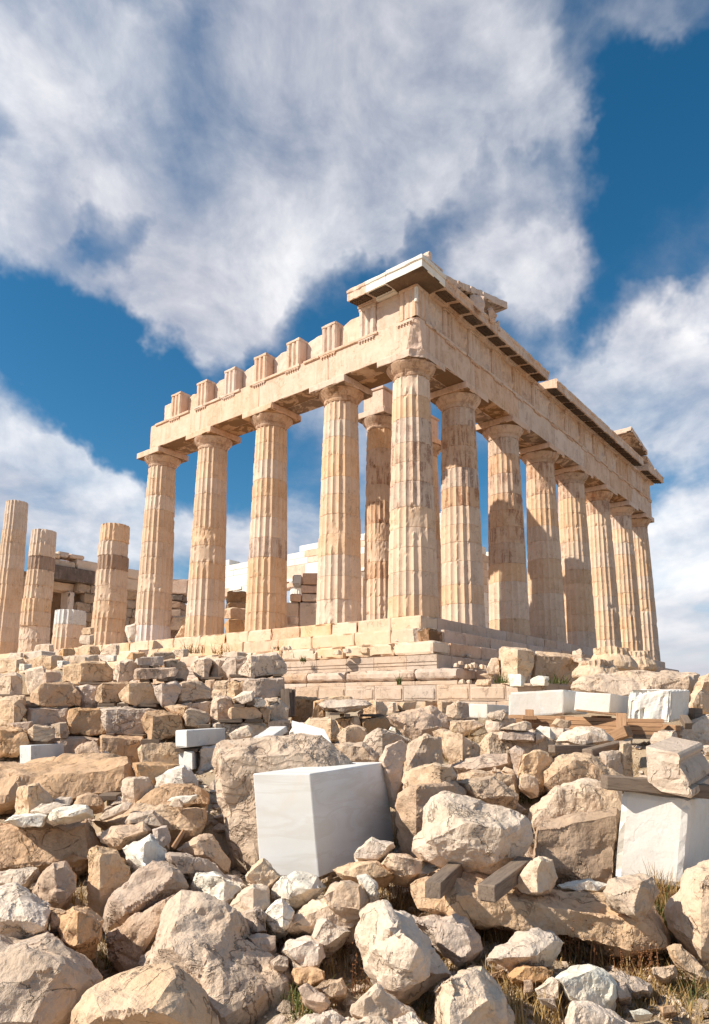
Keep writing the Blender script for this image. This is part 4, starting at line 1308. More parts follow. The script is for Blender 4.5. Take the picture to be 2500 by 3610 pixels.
R('yellowish smooth stone near the bottom middle', 'lime', 'F1', 4.0, .2, '1415,745 1450,715 1540,703 1570,740 1560,775 1480,785')
R('grey flat stone near the bottom middle', 'grey', 'F1', 3.9, .2, '1335,740 1370,725 1420,745 1490,810 1450,830 1370,800')
R('pale wide slab at the bottom middle edge', 'pale', 'F1', 3.6, .35, '1330,907 1370,870 1500,830 1580,870 1600,950 1330,960', sink=.2)
R('small stone in the gap right of the triangular boulder', 'lime', 'F1', 4.3, .2, '1222,625 1260,600 1300,610 1300,650 1260,665 1228,645')
# ---- foreground, middle and right
R('small pale boulder leaning on the right side of the white cube', 'pale', 'F2', 5.4, .35, '-2,142 20,100 80,63 175,93 182,112 110,167 40,172 3,157')
R('flat stone below the boulder beside the white cube', 'lime', 'F2', 5.2, .35, '-100,212 0,175 100,172 182,230 150,252 60,242 -60,242')
R('round-headed stone left of the boulder raised on timbers', 'lime', 'F2', 5.15, .4, '118,182 160,145 220,138 302,170 297,222 240,242 180,232', edge=.55, turn=.6)
R('small upright white stone in the brown weeds', 'white', 'F2', 4.85, .2, '12,242 60,228 102,270 112,320 70,337 28,290')
R('tall tilted pale boulder with a grey scarred face in the middle foreground', 'pale', 'F2', 3.95, .65, '-2,500 20,430 60,370 110,357 200,408 250,418 300,500 372,580 402,650 432,682 340,742 250,792 180,802 90,722 18,602', ridge='100,390,.1 180,440,.33 280,560,.36 330,690,.30 190,770,.35 60,520,.25', sink=.05)
R('grey flat slab behind the tall tilted boulder', 'grey', 'F2', 4.6, .4, '235,425 400,428 500,423 547,500 587,570 560,592 470,612 400,592 340,522')
R('pale block with a shaded grey side at the bottom centre', 'pale', 'F2', 3.75, .45, '333,720 440,680 572,653 642,720 692,790 708,862 700,970 338,970', ridge='425,692,.22 570,668,.08 600,800,.25 430,960,.36 680,900,.1', sink=.25)
R('cream stone under the tall tilted boulder', 'pale', 'F2', 3.7, .4, '-20,850 0,805 100,743 180,790 262,832 302,882 200,902 60,892')
R('pale stone cut by the bottom edge under the cream one', 'pale', 'F2', 3.5, .35, '-120,915 0,877 120,877 190,930 190,980 -120,980', sink=.2)
R('small pale stone at the bottom edge left of the shaded block', 'pale', 'F2', 3.55, .25, '180,892 260,858 312,907 312,970 195,970', sink=.2)
R('long heavy fallen beam of cream marble lying across the right foreground', 'lime', 'F2', 4.85, .85, '228,262 290,215 400,203 700,288 900,288 1130,300 1335,380 1405,490 1420,572 1300,595 1210,593 1100,553 980,547 880,512 740,517 640,497 520,422 380,422 250,392 232,332', ridge='270,300,.32 420,310,.40 700,370,.42 1000,400,.42 1280,430,.42 1380,540,.36 1200,580,.40 800,500,.40 500,410,.40 300,380,.38', sink=.03, chips=4)
R('big rounded cream boulder raised on two timbers', 'pale', 'S', 5.05, .75, '1463,3000 1473,2930 1498,2850 1520,2812 1560,2793 1640,2813 1750,2845 1850,2880 1872,2905 1870,2960 1842,3032 1790,3070 1760,3087 1640,3082 1560,3062 1478,3027', ridge='1510,2960,.28 1640,2900,.34 1800,2930,.3 1780,3040,.3 1560,3030,.3 1540,2830,.1', sink=0, chips=5)
R('egg-shaped cream stone beside the raised boulder on the fallen beam', 'pale', 'F2', 4.8, .35, '708,292 740,240 790,180 830,153 890,168 917,250 882,312 800,327 750,322', edge=.55, turn=.6, sink=0, chips=9)
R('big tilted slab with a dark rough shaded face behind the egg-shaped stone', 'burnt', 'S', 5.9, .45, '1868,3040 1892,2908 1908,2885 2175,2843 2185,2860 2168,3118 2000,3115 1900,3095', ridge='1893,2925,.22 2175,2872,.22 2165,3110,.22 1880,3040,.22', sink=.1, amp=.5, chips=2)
R('brown striped stone sitting on the right end of the fallen beam', 'strata', 'F2', 4.65, .4, '1113,310 1150,265 1280,223 1342,240 1372,310 1352,360 1297,442 1220,422 1148,390', ridge='1290,270,.2 1260,420,.25 1150,320,.15', sink=0)
R('cream wedge lying in the grass in front of the fallen beam', 'pale', 'F2', 4.4, .35, '588,612 620,570 740,500 830,478 902,500 948,540 880,582 840,632 720,642 600,627', ridge='740,520,.1 820,600,.2 650,610,.2 900,530,.1')
R('rounded white boulder on the dry grass at lower right', 'white', 'F2', 4.1, .4, '903,700 950,660 1060,638 1110,650 1172,730 1178,802 1130,852 1060,832 960,782')
R('small peaked stone left of the rounded white boulder', 'pale', 'F2', 4.15, .2, '818,752 890,693 927,700 917,782 880,787')
R('little upright grey stone in the dry grass', 'grey', 'F2', 4.25, .12, '758,710 800,703 807,762 765,767')
R('long pale stone at the bottom edge, lower right', 'pale', 'F2', 3.7, .35, '963,802 1050,808 1200,880 1310,950 1310,985 960,970', sink=.2)
R('small blue-grey stone right of the rounded white boulder', 'grey', 'F2', 4.2, .2, '1168,722 1220,718 1248,790 1190,792')
R('flat brownish stone in the grass at lower right', 'lime', 'F2', 4.35, .25, '1148,682 1200,668 1332,730 1332,762 1230,775')
R('small flat stone under the fallen beam end', 'lime', 'F2', 4.5, .2, '1338,652 1440,643 1452,680 1390,707 1345,682')
R('white log-like fragment with black specks at the right edge', 'pitted', 'F2', 4.55, .2, '1408,562 1470,548 1600,678 1600,712 1500,672 1428,612')
R('great smooth boulder at the right edge', 'lime', 'F2', 4.7, .8, '1415,470 1418,400 1450,320 1490,220 1560,183 1600,173 1800,180 1850,590 1560,592 1480,532', ridge='1480,330,.2 1560,260,.36 1700,300,.4 1560,570,.4 1450,470,.2', sink=.2, amp=.8)
R('crumpled white stone behind the fallen beam', 'white', 'F2', 5.4, .3, '900,280 960,262 1060,253 1142,280 1110,312 1000,307 930,300')
R('flat chip in the earth beside the peaked stone', 'lime', 'F2', 4.05, .12, '818,787 900,790 912,832 850,827')
R('flat white chip in the earth at lower right', 'white', 'F2', 3.95, .15, '1238,847 1300,838 1342,862 1255,872')
R('ochre flat stone in front of the cream wedge', 'tan', 'F2', 4.45, .15, '598,682 670,663 682,702 610,697')
R('dull flat slab in the earth below the cream wedge', 'tan', 'F2', 4.3, .25, '688,682 760,643 905,650 880,702 780,720 700,705')
R('pinkish chip in the earth near the bottom right', 'tan', 'F2', 4.0, .12, '1365,825 1440,820 1450,850 1385,860')
# ---- behind the white cube
R('huge cracked slab with dark holes standing behind the white cube', 'cracked', 'S', 6.5, .65, '750,2690 752,2650 760,2620 780,2610 1000,2592 1135,2588 1175,2622 1210,2680 1300,2760 1300,3040 1000,3045 885,3040 800,2972 765,2782', ridge='775,2672,.30 950,2664,.32 1080,2650,.30 1160,2668,.2 1200,2760,.32 900,3030,.32 800,2900,.25', sink=.2, chips=2, amp=.6)
R('tall thin stone standing upright right of the white cube', 'grey', 'M1', 6.9, .35, '1043,802 1058,720 1100,648 1200,578 1270,568 1338,620 1328,800 1282,1050 1212,1202 1140,1152 1120,900 1098,817', s=.5)
R('broad pitted slab leaning behind the tall thin stone', 'lime', 'S', 7.7, .45, '1420,2735 1432,2628 1456,2607 1490,2588 1520,2578 1553,2588 1562,2640 1568,2702 1500,2716 1440,2745', s=.35)
R('pale angular boulder with a notch right of the broad leaning slab', 'lime', 'M2', 8.3, .6, '83,492 200,473 330,538 430,558 540,618 597,680 597,752 440,777 300,805 228,702 168,562', edge=.62, turn=.6)
R('smooth stone perched on another right of the white cube', 'pale', 'S', 6.45, .4, '1416,2757 1426,2725 1480,2698 1530,2690 1592,2698 1610,2735 1592,2760 1520,2782 1440,2782', edge=.72, turn=.7, sink=0)
R('brown rounded boulder carrying the perched stone', 'tan', 'S', 6.3, .55, '1393,2842 1408,2800 1440,2783 1550,2768 1602,2753 1642,2790 1642,2812 1560,2840 1500,2900 1470,2992 1430,3012 1400,2902', edge=.3, turn=.6)
R('long grey boulder below the pale notched one', 'grey', 'M2', 7.7, .5, '248,852 420,780 620,738 890,723 942,800 942,892 720,912 420,932 330,922', ridge='330,880,.15 600,850,.22 700,790,.15 900,830,.2 560,900,.25')
R('flat banded slab with a rounded right end', 'strata', 'M2', 7.1, .55, '328,1012 340,940 500,918 900,908 1002,940 1032,1010 1002,1102 990,1152 880,1082 700,1030 500,1040')
R('dark slanting boulder with a brown rough face in front of the banded slab', 'strata', 'M2', 6.5, .55, '298,1022 480,1018 640,978 740,968 860,1068 1002,1180 1005,1222 850,1242 720,1272 600,1232 440,1192 398,1092', ridge='500,1060,.2 740,1000,.1 700,1180,.3 620,1225,.3 950,1190,.2')
R('shaded stump of stone above the dark hole', 'lime', 'M2', 7.0, .35, '1008,962 1110,938 1190,978 1232,1132 1130,1135 1010,1085', s=.4)
R('tiny pointed stone on the banded slab', 'lime', 'M2', 7.15, .1, '720,912 735,873 765,878 772,917')
R('little jagged stone right of the tiny pointed one', 'lime', 'M2', 7.2, .2, '828,912 860,868 950,898 967,937')
R('grey triangular stone wedged left of the orange pitted slab', 'grey', 'M2', 7.6, .35, '908,682 980,638 1070,688 1082,720 1012,850 1002,932 940,802')
R('orange tooled slab covered in small hollows', 'pitted', 'M2', 7.4, .45, '1003,942 1038,810 1080,728 1240,688 1320,718 1392,790 1302,862 1262,1062 1190,972', edge=.15, turn=.25)
R('broad wrinkled boulder right of the orange tooled slab', 'strata', 'S', 7.2, .8, '1908,2765 1910,2705 1960,2678 2020,2653 2090,2656 2150,2698 2218,2745 2205,2765 2080,2778 1940,2785')
R('large smooth pale boulder in front of the wrinkled one', 'pale', 'S', 6.4, .7, '1860,2905 1873,2840 1920,2798 1960,2773 2120,2743 2190,2768 2200,2850 1900,2912', chips=8)
R('long cracked boulder under the little stacked stones', 'pitted', 'M2', 8.9, .7, '573,622 690,488 760,508 770,570 1000,598 1180,588 1440,578 1472,640 1420,702 1330,732 1100,702 900,732 740,742 600,742')
R('lower flat stone of the small stack on the long cracked boulder', 'grey', 'M2', 8.8, .5, '758,522 800,483 1000,468 1180,498 1197,590 1160,602 950,587 800,582', sink=0)
R('upper flat stone of the small stack on the long cracked boulder', 'pale', 'M2', 8.8, .45, '813,457 960,398 1080,373 1150,398 1162,460 1090,482 850,472', sink=0)
R('lower round stone of the pair behind the small stack', 'lime', 'M2', 9.5, .5, '643,442 660,370 720,358 850,383 862,410 800,477 680,477', sink=.1)
R('upper striped stone of the pair behind the small stack', 'strata', 'M2', 9.5, .45, '668,312 700,280 850,248 907,285 872,340 830,372 700,347', sink=0)
R('small grey stone beside the striped stone', 'grey', 'M2', 9.7, .3, '820,372 850,345 970,350 978,390 860,425')
R('bright white broken marble wedge near the timber pile', 'white', 'M2', 9.1, .4, '1178,482 1240,423 1340,468 1402,520 1405,580 1320,575 1200,540', edge=.75, turn=.6)
R('pale flat wedge in front of the bright white one', 'pale', 'M2', 8.9, .3, '1180,490 1240,500 1312,540 1250,572 1195,577')
R('grey block right of the bright white wedge', 'grey', 'M2', 9.6, .5, '1288,432 1480,448 1562,460 1500,522 1400,522', edge=.7, turn=.6)
R('cream lump on the grey block before the timber pile', 'lime', 'M2', 9.7, .4, '1358,412 1420,343 1570,368 1583,420 1540,457 1440,440', sink=0)
R('large rounded cream boulder laid on weathered beams', 'pale', 'R1', 8.1, .6, '-130,1000 -60,910 20,897 100,838 280,833 420,858 522,980 532,1010 400,1057 180,1052 0,1022', sink=0, ridge='0,970,.2 250,900,.22 450,990,.2 180,1040,.22 -60,990,.2')
R('fluted column fragment standing on short planks', 'lime', 'M2', 10.9, .5, '213,312 240,210 360,158 470,178 473,330 340,347 230,337', edge=.5, turn=.35, sink=0, name='column_fragment', cat='column fragment')
R('large tilted boulder with a mauve-grey top and shaded orange underside', 'grey', 'S', 9.6, .9, '1355,2528 1365,2518 1500,2490 1542,2488 1582,2540 1602,2572 1540,2582 1482,2607 1390,2562', ridge='1372,2530,.35 1490,2572,.4 1560,2560,.2 1480,2600,.35')
R('long stone under the fluted fragment', 'lime', 'M2', 9.9, .5, '248,372 540,358 642,420 560,452 500,472 360,512 258,482')
R('flat boat-shaped stone propped on wood blocks in the middle', 'lime', 'M1', 11.8, .7, '368,192 450,150 700,138 900,158 963,195 800,272 650,292 440,267', sink=0, ridge='430,230,.3 700,215,.35 900,200,.3 650,285,.3')
R('shaded tall block right of the leaning planks', 'tan', 'M1', 12.8, .9, '93,332 100,118 370,113 372,330 200,342', edge=.06, turn=.5)
R('flat top stone behind the boat-shaped one', 'lime', 'M1', 12.9, .6, '368,132 620,98 750,103 757,152 560,170 380,182', sink=0)
R('rough stone beneath the boat-shaped stone', 'tan', 'M1', 12.2, .6, '300,332 330,160 440,140 445,330')
R('faceted stone right of the boat-shaped one', 'lime', 'M1', 12.8, .5, '798,292 940,148 1060,168 1132,240 1112,292', edge=.6)
R('small faceted stone on the far row, left part', 'lime', 'M1', 13.6, .4, '1108,167 1210,168 1213,250 1130,262', edge=.7)
R('pale stone of the far row below the drafted wall', 'lime', 'M1', 13.8, .4, '1218,172 1440,158 1432,232 1240,237', edge=.3)
R('stone of the far row left of the fluted fragment', 'lime', 'M2', 13.8, .4, '-60,240 -50,170 130,150 140,240', edge=.3)
R('last stone of the far row behind the fluted fragment', 'lime', 'M2', 13.4, .5, '130,250 135,150 370,145 375,250 220,330', edge=.2)
R('sunlit sloping slab left of the corrugated marble', 'lime', 'M1', 10.9, .6, '203,432 280,343 520,333 590,398 612,450 580,542 440,462 220,462', edge=.75, turn=.7)
R('white rough lump left of the sunlit sloping slab', 'white', 'M1', 10.8, .4, '58,502 140,393 232,388 212,460 150,502')
R('rounded stone with a lit left cheek beside the corrugated marble', 'lime', 'M1', 9.4, .5, '583,542 585,540 620,480 700,423 800,423 890,458 907,510 862,592 620,602', edge=.28, turn=.5)
R('big faceted brown boulder in the middle distance', 'strata', 'M1', 8.7, .7, '858,602 900,540 1020,443 1150,478 1382,570 1340,622 1100,652 1050,712 990,712 948,650', edge=.4, turn=.6)
R('low pinkish stones heaped left of the brown boulder', 'lime', 'M1', 8.2, .6, '538,622 860,598 962,670 1042,720 1002,802 720,812 648,752')
R('sunlit rock half hidden behind the rounded stone', 'lime', 'M1', 11.9, .5, '558,352 800,310 852,420 600,442', edge=.7)
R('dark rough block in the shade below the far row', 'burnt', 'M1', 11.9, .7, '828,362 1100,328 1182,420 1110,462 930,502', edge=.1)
R('pale chip behind the big faceted boulder', 'white', 'M1', 10.2, .2, '1135,470 1160,435 1215,450 1220,490')
# ---- right middle distance
R('huge long rough boulder on the right skyline', 'lime', 'Q', 15.6, 1.3, '488,742 500,690 560,658 700,628 1000,613 1440,598 1522,635 1502,702 1442,802 1442,852 940,832 600,777', ridge='560,740,.4 700,660,.3 1430,650,.5 1450,780,.5 900,800,.6', sink=.6)
R('huge rough boulder at the right edge beside the skyline boulder', 'lime', 'Q', 13.6, 1.4, '1448,892 1480,760 1520,650 1596,623 1900,630 1950,1010 1480,955', sink=.5)
R('smooth boulder at the right edge below the fluted white block', 'pale', 'R1', 10.4, 1.0, '1238,872 1400,798 1540,698 1600,692 1900,690 1900,1010 1400,1015 1248,985', sink=.2)
R('pale wedge left of the smooth right-edge boulder', 'lime', 'R1', 9.3, .5, '918,982 980,888 1100,878 1220,873 1253,992 1000,1003', edge=.75)
R('pitted stone behind the moulded block', 'pitted', 'R1', 7.6, .5, '588,992 720,988 735,1352 640,1342 588,1102', edge=.3)
R('stone with moss between the beams and the moulded block', 'lime', 'R1', 7.5, .35, '358,1132 500,1098 600,1108 632,1332 500,1292 430,1202', edge=.3)
R('flat pale stone right of the moulded block', 'pale', 'R1', 7.2, .4, '1508,1062 1540,1045 1700,1050 1700,1140 1560,1120')
R('big squared sunlit boulder on the foundation ledge', 'lime', 'S', 19.6, 1.4, '1761,2400 1761,2288 1775,2282 1876,2292 1888,2303 1871,2365 1850,2402', edge=.5, turn=.5)
R('long shaded boulder on the ledge right of the squared one', 'lime', 'Q', 20.6, 1.6, '160,692 203,453 430,473 500,488 662,508 642,562 560,642 490,702 260,694', edge=.04, turn=.45)
R('small lit stone standing on the long ledge boulder', 'lime', 'Q', 20.8, .6, '498,442 560,428 602,480 592,512 500,497', edge=.7, sink=.2)
R('small white stone in front of the squared ledge boulder', 'white', 'N', 18.9, .5, '1313,737 1420,733 1467,780 1462,822 1318,820', edge=.75)
R('white stone on the ledge right of the squared boulder', 'white', 'N', 19.0, .5, '1513,782 1590,752 1690,760 1695,820 1515,822', edge=.75)
R('flat stone lying on a plinth stone on the ledge', 'lime', 'N', 20.4, .4, '1038,742 1080,726 1160,728 1192,778 1100,772', sink=0)
R('plinth-like stone under the flat one on the ledge', 'lime', 'N', 20.3, .5, '998,822 1015,785 1150,778 1152,825', edge=.8)
R('leaning sunlit stone left of the squared ledge boulder', 'lime', 'N', 20.3, .5, '1105,692 1147,578 1226,588 1226,702')
R('lit stone lying on the lowest step left of the corner', 'pale', 'N', 23.9, .5, '243,425 290,378 318,372 338,405 336,427', sink=.02)
# ---- inside the temple, seen between the south columns
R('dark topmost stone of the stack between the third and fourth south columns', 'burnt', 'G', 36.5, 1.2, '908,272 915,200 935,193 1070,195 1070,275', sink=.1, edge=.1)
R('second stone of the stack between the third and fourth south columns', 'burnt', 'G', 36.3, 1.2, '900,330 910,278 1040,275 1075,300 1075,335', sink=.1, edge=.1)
R('third tan stone of the stack between the third and fourth south columns', 'tan', 'G', 36, 1.3, '882,406 888,335 960,320 1075,330 1075,412', sink=.05, edge=.3)
R('lowest tan stone of the stack between the third and fourth south columns', 'tan', 'G', 35.7, 1.4, '880,460 930,415 1075,415 1075,500 900,495', sink=.3, edge=.25)
R('pale rubble between the fourth and fifth south columns', 'pale', 'G', 36, 1.2, '445,420 480,395 580,390 580,440 540,470 445,470', sink=.5)
R('pale stone lying at the foot of the fourth south column', 'lime', 'G', 34.0, .7, '500,560 520,520 560,465 585,470 585,565', sink=.1)
R('grey sawn block between the fourth and fifth south columns', 'grey', 'G', 37, 1.0, '452,560 452,458 550,455 545,530', sink=.3)
R('small grey stone block lying on the platform beside the second south column', 'cella', 'G', 30.5, .5, '1400,450 1400,398 1470,393 1490,400 1488,455', edge=.7, sink=.05)
R('pale block between the broken column and the standing row', 'pale', 'G', 33, .8, '95,520 95,470 110,452 185,440 185,560 130,570', sink=.4)
R('upper squared stone left of the broken column with the grey drum', 'lime', 'L1', 28.5, .8, '880,-170 905,-205 1015,-215 1020,-140 890,-130', sink=0, edge=.7)
R('lower squared stone left of the broken column with the grey drum', 'lime', 'L1', 28.3, .8, '858,-55 870,-125 1015,-132 1020,-50', sink=.1, edge=.7)
# ---- pediment sculpture and loose top stones
R('weathered sitting lion-like stump on the very corner of the cornice', 'ent', 'E1', 24.2, .45, '745,165 765,140 800,105 835,88 858,128 858,212 800,195 760,180', sink=.03, chips=3)
R('weathered torso sculpture in the broken pediment corner', 'ent', 'E1', 26.2, .5, '1205,560 1210,500 1240,492 1355,515 1340,545 1280,560 1330,640 1350,690 1280,640', chips=2, sink=0)
R('horse head sculpture hanging out at the end of the broken pediment', 'ent', 'E1', 27.3, .5, '1370,690 1375,640 1420,620 1470,690 1450,755 1400,740', chips=3, sink=.1)
R('upright broken stone on the cornice right of the sculptures', 'ent', 'E1', 28.0, .4, '1455,760 1480,740 1500,770 1503,830 1460,800', chips=2, sink=.1)
# ---- rows of ancient blocks stored in courses at the left
K1 = dict(cat='stone block', name='stone_block', chips=2)
R('white sawn block lying in the sunlit back rows, far left', 'pale', 'L1', 19, .8, '88,112 108,68 250,63 258,112', edge=.8, turn=.6, **K1)
R('long sunlit block under a thin slab in the back rows', 'pale', 'L1', 18.8, 1.0, '258,112 263,68 450,38 602,60 602,95 450,108', edge=.55, turn=.6, **K1)
R('sloping cream block standing before the white-topped stump', 'lime', 'L1', 19.4, .8, '368,38 390,-15 440,-30 580,-28 582,42 520,36', edge=.75, turn=.6, **K1)
R('rounded tan stone below the white-topped stump', 'tan', 'L1', 19.2, .8, '638,62 680,18 790,8 817,60 802,92 650,97', edge=.25, **K1)
R('broad split stone at the foot of the broken column with the grey drum', 'lime', 'L1', 20.5, .9, '808,22 900,-20 1060,-8 1085,60 900,82 820,72', edge=.6, **K1)
R('stone with a stepped break at the left end of the orange step', 'lime', 'L1', 20, .9, '1080,62 1130,5 1200,-30 1290,-35 1290,50 1200,75', edge=.8, **K1)
R('sunlit flat block at the far left of the middle back row', 'lime', 'L1', 16.6, .9, '-60,132 0,128 250,118 268,170 200,222 0,232 -60,232', edge=.72, **K1)
R('sunlit block with a jagged right end in the middle back row', 'lime', 'L1', 16.9, .9, '263,142 450,95 600,88 672,95 682,152 600,192 350,202 268,197', edge=.7, **K1)
R('sunlit flat block right of the jagged one in the back row', 'lime', 'L1', 17.2, .9, '678,102 860,93 1050,88 1072,150 940,167 700,192', edge=.6, **K1)
R('pale flat block behind the slab pair in the back row', 'pale', 'L1', 17.8, .8, '1058,92 1270,88 1262,132 1090,142', edge=.5, **K1)
R('tan faceted block below the orange step', 'tan', 'L1', 17.3, .9, '1373,112 1420,58 1562,63 1592,110 1400,127', edge=.3, **K1)
R('small white cut stone in front of the back row, below the orange step', 'white', 'L1', 16.8, .4, '1148,137 1150,93 1252,95 1250,137', edge=.8, **K1)
R('small white cut stone above the grey-topped long block', 'white', 'L1', 15.2, .4, '618,207 620,152 690,150 757,155 747,192', edge=.4, **K1)
R('small white cut stone at the left, above the dark cube', 'white', 'L1', 14.8, .4, '207,237 210,183 265,185 347,188 342,227', edge=.4, **K1)
R('long tan stone below the fifth column step', 'lime', 'L2', 17, .9, '90,110 150,60 330,55 365,88 362,120 200,122', edge=.15, **K1)
R('pale block with a flat end below the standing row', 'pale', 'L2', 17.6, .9, '320,70 350,30 500,22 505,82 400,85', edge=.7, **K1)
R('low pale stone on the lowest step below the third column', 'lime', 'L2', 19.5, .6, '860,105 900,60 1000,48 1100,50 1150,80 1130,110', edge=.6, **K1)
R('block with a lit left half at the left edge of the stacked rows', 'pitted', 'L1', 12.4, .8, '-90,300 0,298 100,288 180,281 250,310 267,380 242,490 200,517 0,522 -90,522', edge=.56, **K1)
R('sunlit block behind the small dark stone', 'lime', 'L1', 13.6, .8, '268,382 283,250 460,208 502,230 482,380 400,432 330,462', edge=.9, **K1)
R('small dark broken stone lying on top of the trapezoid block', 'grey', 'L1', 12.2, .4, '453,352 480,283 600,263 650,275 677,330 640,387 540,377', edge=.2, sink=0, **K1)
R('long block with a black-stained top in the upper left row', 'lime', 'L1', 13.0, .9, '678,382 690,210 740,193 900,168 1150,158 1232,250 1232,367 1100,382 860,397 820,402', edge=.36, turn=.4, sink=.02, **K1)
R('block with a curved break right of the black-stained one', 'lime', 'L1', 12.8, .8, '1228,352 1230,190 1300,148 1440,138 1522,200 1522,300 1400,362 1290,372', edge=.22, sink=.02, **K1)
R('upper of two thin slabs spaced with wood on the left rows', 'grey', 'L2', 12.2, .8, '-80,170 -60,125 0,113 90,108 225,108 237,165 242,197 120,207 0,197', edge=.1, turn=.3, sink=0, **K1)
R('lower of two thin slabs spaced with wood on the left rows', 'grey', 'L2', 11.9, .9, '-80,350 -75,255 0,243 370,223 402,250 360,312 250,347 100,347', edge=.05, turn=.25, sink=0, **K1)
R('rounded block behind the two thin slabs', 'lime', 'L2', 13.0, .8, '228,152 380,133 480,188 517,260 482,332 400,357 300,352 240,250', edge=.1, **K1)
R('trapezoid block in the shade of the left rows', 'tan', 'L1', 11.7, .8, '313,612 350,510 480,383 620,393 800,403 877,540 877,642 700,632', edge=.18, turn=.35, sink=.02, **K1)
R('half-lit block right of the trapezoid one', 'lime', 'L1', 12.4, .7, '818,422 940,413 1042,430 1052,540 1052,622 950,637 880,642', edge=.45, **K1)
R('boulder with a rounded left end in the second left row', 'lime', 'L1', 12.1, .8, '1028,572 1050,430 1200,388 1390,383 1402,430 1400,560 1270,602 1080,612', edge=.2, sink=.02, **K1)
R('hollowed broken block in the second left row', 'pitted', 'L2', 11.8, .8, '-250,510 -90,430 75,373 132,430 212,560 207,612 0,627 -160,607 -235,570', edge=.25, turn=.4, sink=.02, **K1)
R('block with a white chipped top in the second left row', 'grey', 'L2', 11.7, .8, '108,412 380,373 427,420 437,490 402,560 352,637 215,657 208,560 150,460', edge=.35, sink=.02, **K1)
R('banded boulder tapering to the right in the second row', 'strata', 'L2', 11.9, .8, '398,392 560,363 650,388 742,460 742,542 560,572 400,592', edge=.1, sink=.02, **K1)
R('faceted block left of the tooled one in the top row', 'lime', 'L2', 13.3, .8, '523,202 600,123 700,118 762,135 752,220 722,327 620,312', edge=.62, **K1)
R('tooled sunlit block in the top row, second of four', 'lime', 'L2', 13.4, .8, '728,322 740,230 770,138 920,118 940,330 810,352', edge=.45, **K1)
R('weathered rounded block in the top row, third of four', 'grey', 'L2', 12.9, .8, '868,222 930,138 1010,113 1130,118 1137,200 1062,312 920,322', edge=.55, sink=.02, **K1)
R('large pitted block ending the top row at the right', 'pitted', 'L2', 12.6, .9, '1053,312 1060,270 1160,98 1230,82 1460,78 1512,150 1562,190 1568,270 1522,302 1200,322', edge=.26, turn=.35, sink=.02, **K1)
R('small tan block glimpsed under the top row', 'tan', 'L2', 13, .6, '685,430 690,362 790,353 800,430 740,472', edge=.5, **K1)
R('lit pitted block in the second row below the top four', 'pitted', 'L2', 12.8, .7, '735,557 740,480 800,372 950,363 940,470 905,535', edge=.8, **K1)
R('half-lit pitted block right of it in the second row', 'pitted', 'L2', 12.7, .7, '903,532 905,400 1010,368 1112,363 1110,480 980,562', edge=.5, **K1)
R('squared grey block at the right end of the second row', 'grey', 'L2', 12.2, .9, '1083,502 1100,400 1150,340 1300,333 1540,328 1562,420 1558,537 1350,552 1200,545', edge=.3, turn=.35, sink=.02, **K1)
R('knobbly broken block at the left edge of the third row', 'lime', 'L1', 11.4, .8, '-90,600 0,588 60,548 260,538 282,600 302,680 212,802 90,822 -90,800', edge=.6, **K1)
R('block with an undercut shaded face in the third left row', 'grey', 'L1', 11.6, .8, '293,742 300,650 500,653 732,663 722,802 560,862 300,802', edge=.12, turn=.35, **K1)
R('dark pentagonal block in the third left row', 'tan', 'L1', 11.4, .9, '718,692 870,653 1082,658 1150,770 1222,882 1202,922 1030,917 870,952 750,932', edge=.1, turn=.35, sink=.02, **K1)
R('large boat-bottomed block in the third left row', 'strata', 'L1', 11.5, .9, '1068,662 1540,648 1740,653 1772,710 1600,780 1552,922 1450,947 1270,942 1180,882 1110,802', edge=.12, turn=.3, sink=.02, **K1)
R('big squared boulder left of the grey marble beam', 'tan', 'L2', 10.7, .9, '3,792 50,708 400,708 447,780 457,882 352,952 200,1002 65,1002 38,930', edge=.25, turn=.4, sink=.02, **K1)
R('split brown block right of the big squared boulder', 'strata', 'L2', 10.9, .7, '443,752 530,668 700,698 742,730 742,812 660,862 560,842 450,842', edge=.15, turn=.4, sink=.02, **K1)
R('large brown block at the left edge above the white sawn block', 'tan', 'L1', 9.9, .9, '-110,882 0,873 200,878 290,918 312,1042 200,1142 30,1172 -110,1172', edge=.1, turn=.3, sink=.05, **K1)
R('split brown block above the white sawn block', 'strata', 'L1', 10.1, .6, '298,902 370,838 580,863 597,930 592,982 520,1022 310,992', edge=.2, turn=.4, sink=.02, **K1)
R('flat rubble stone between the third row and the split brown block', 'grey', 'L1', 10.7, .6, '88,832 350,808 372,830 300,907 130,872', **K1)
R('wedge of stone under the undercut block', 'lime', 'L1', 11, .6, '558,842 720,813 742,932 600,947', edge=.5, **K1)
R('tall smooth block in the lowest left row', 'tan', 'L1', 10.8, .8, '1083,972 1100,965 1530,988 1552,1040 1532,1262 1300,1272 1085,1262', edge=.05, turn=.35, **K1)
R('round weathered boulder beneath the big squared boulder', 'pitted', 'L2', 10.5, .8, '-40,1102 10,1058 100,1038 330,1033 392,1080 402,1250 200,1275 0,1262 -40,1200', edge=.1, turn=.3, **K1)
R('smooth grey block behind the small flat boulder of the lowest row', 'grey', 'L1', 11, .7, '598,987 640,980 1080,983 1085,1150 700,1190 600,1100', edge=.1, **K1)
R('flat grey boulder leaning in the lowest left row', 'grey', 'L1', 10.1, .4, '808,1112 900,1038 1010,1013 1052,1040 1077,1152 950,1167 830,1152', **K1)
R('pale block under the marble beam next to the cracked slab', 'pale', 'L2', 9.7, .6, '622,1112 660,1078 800,1073 800,1300 618,1300', edge=.1, turn=.3, **K1)
R('boulder with a crack in the middle of the third row', 'lime', 'L2', 11.3, .8, '733,782 760,600 800,538 900,528 980,558 1002,630 1000,780 830,787', edge=.3, **K1)
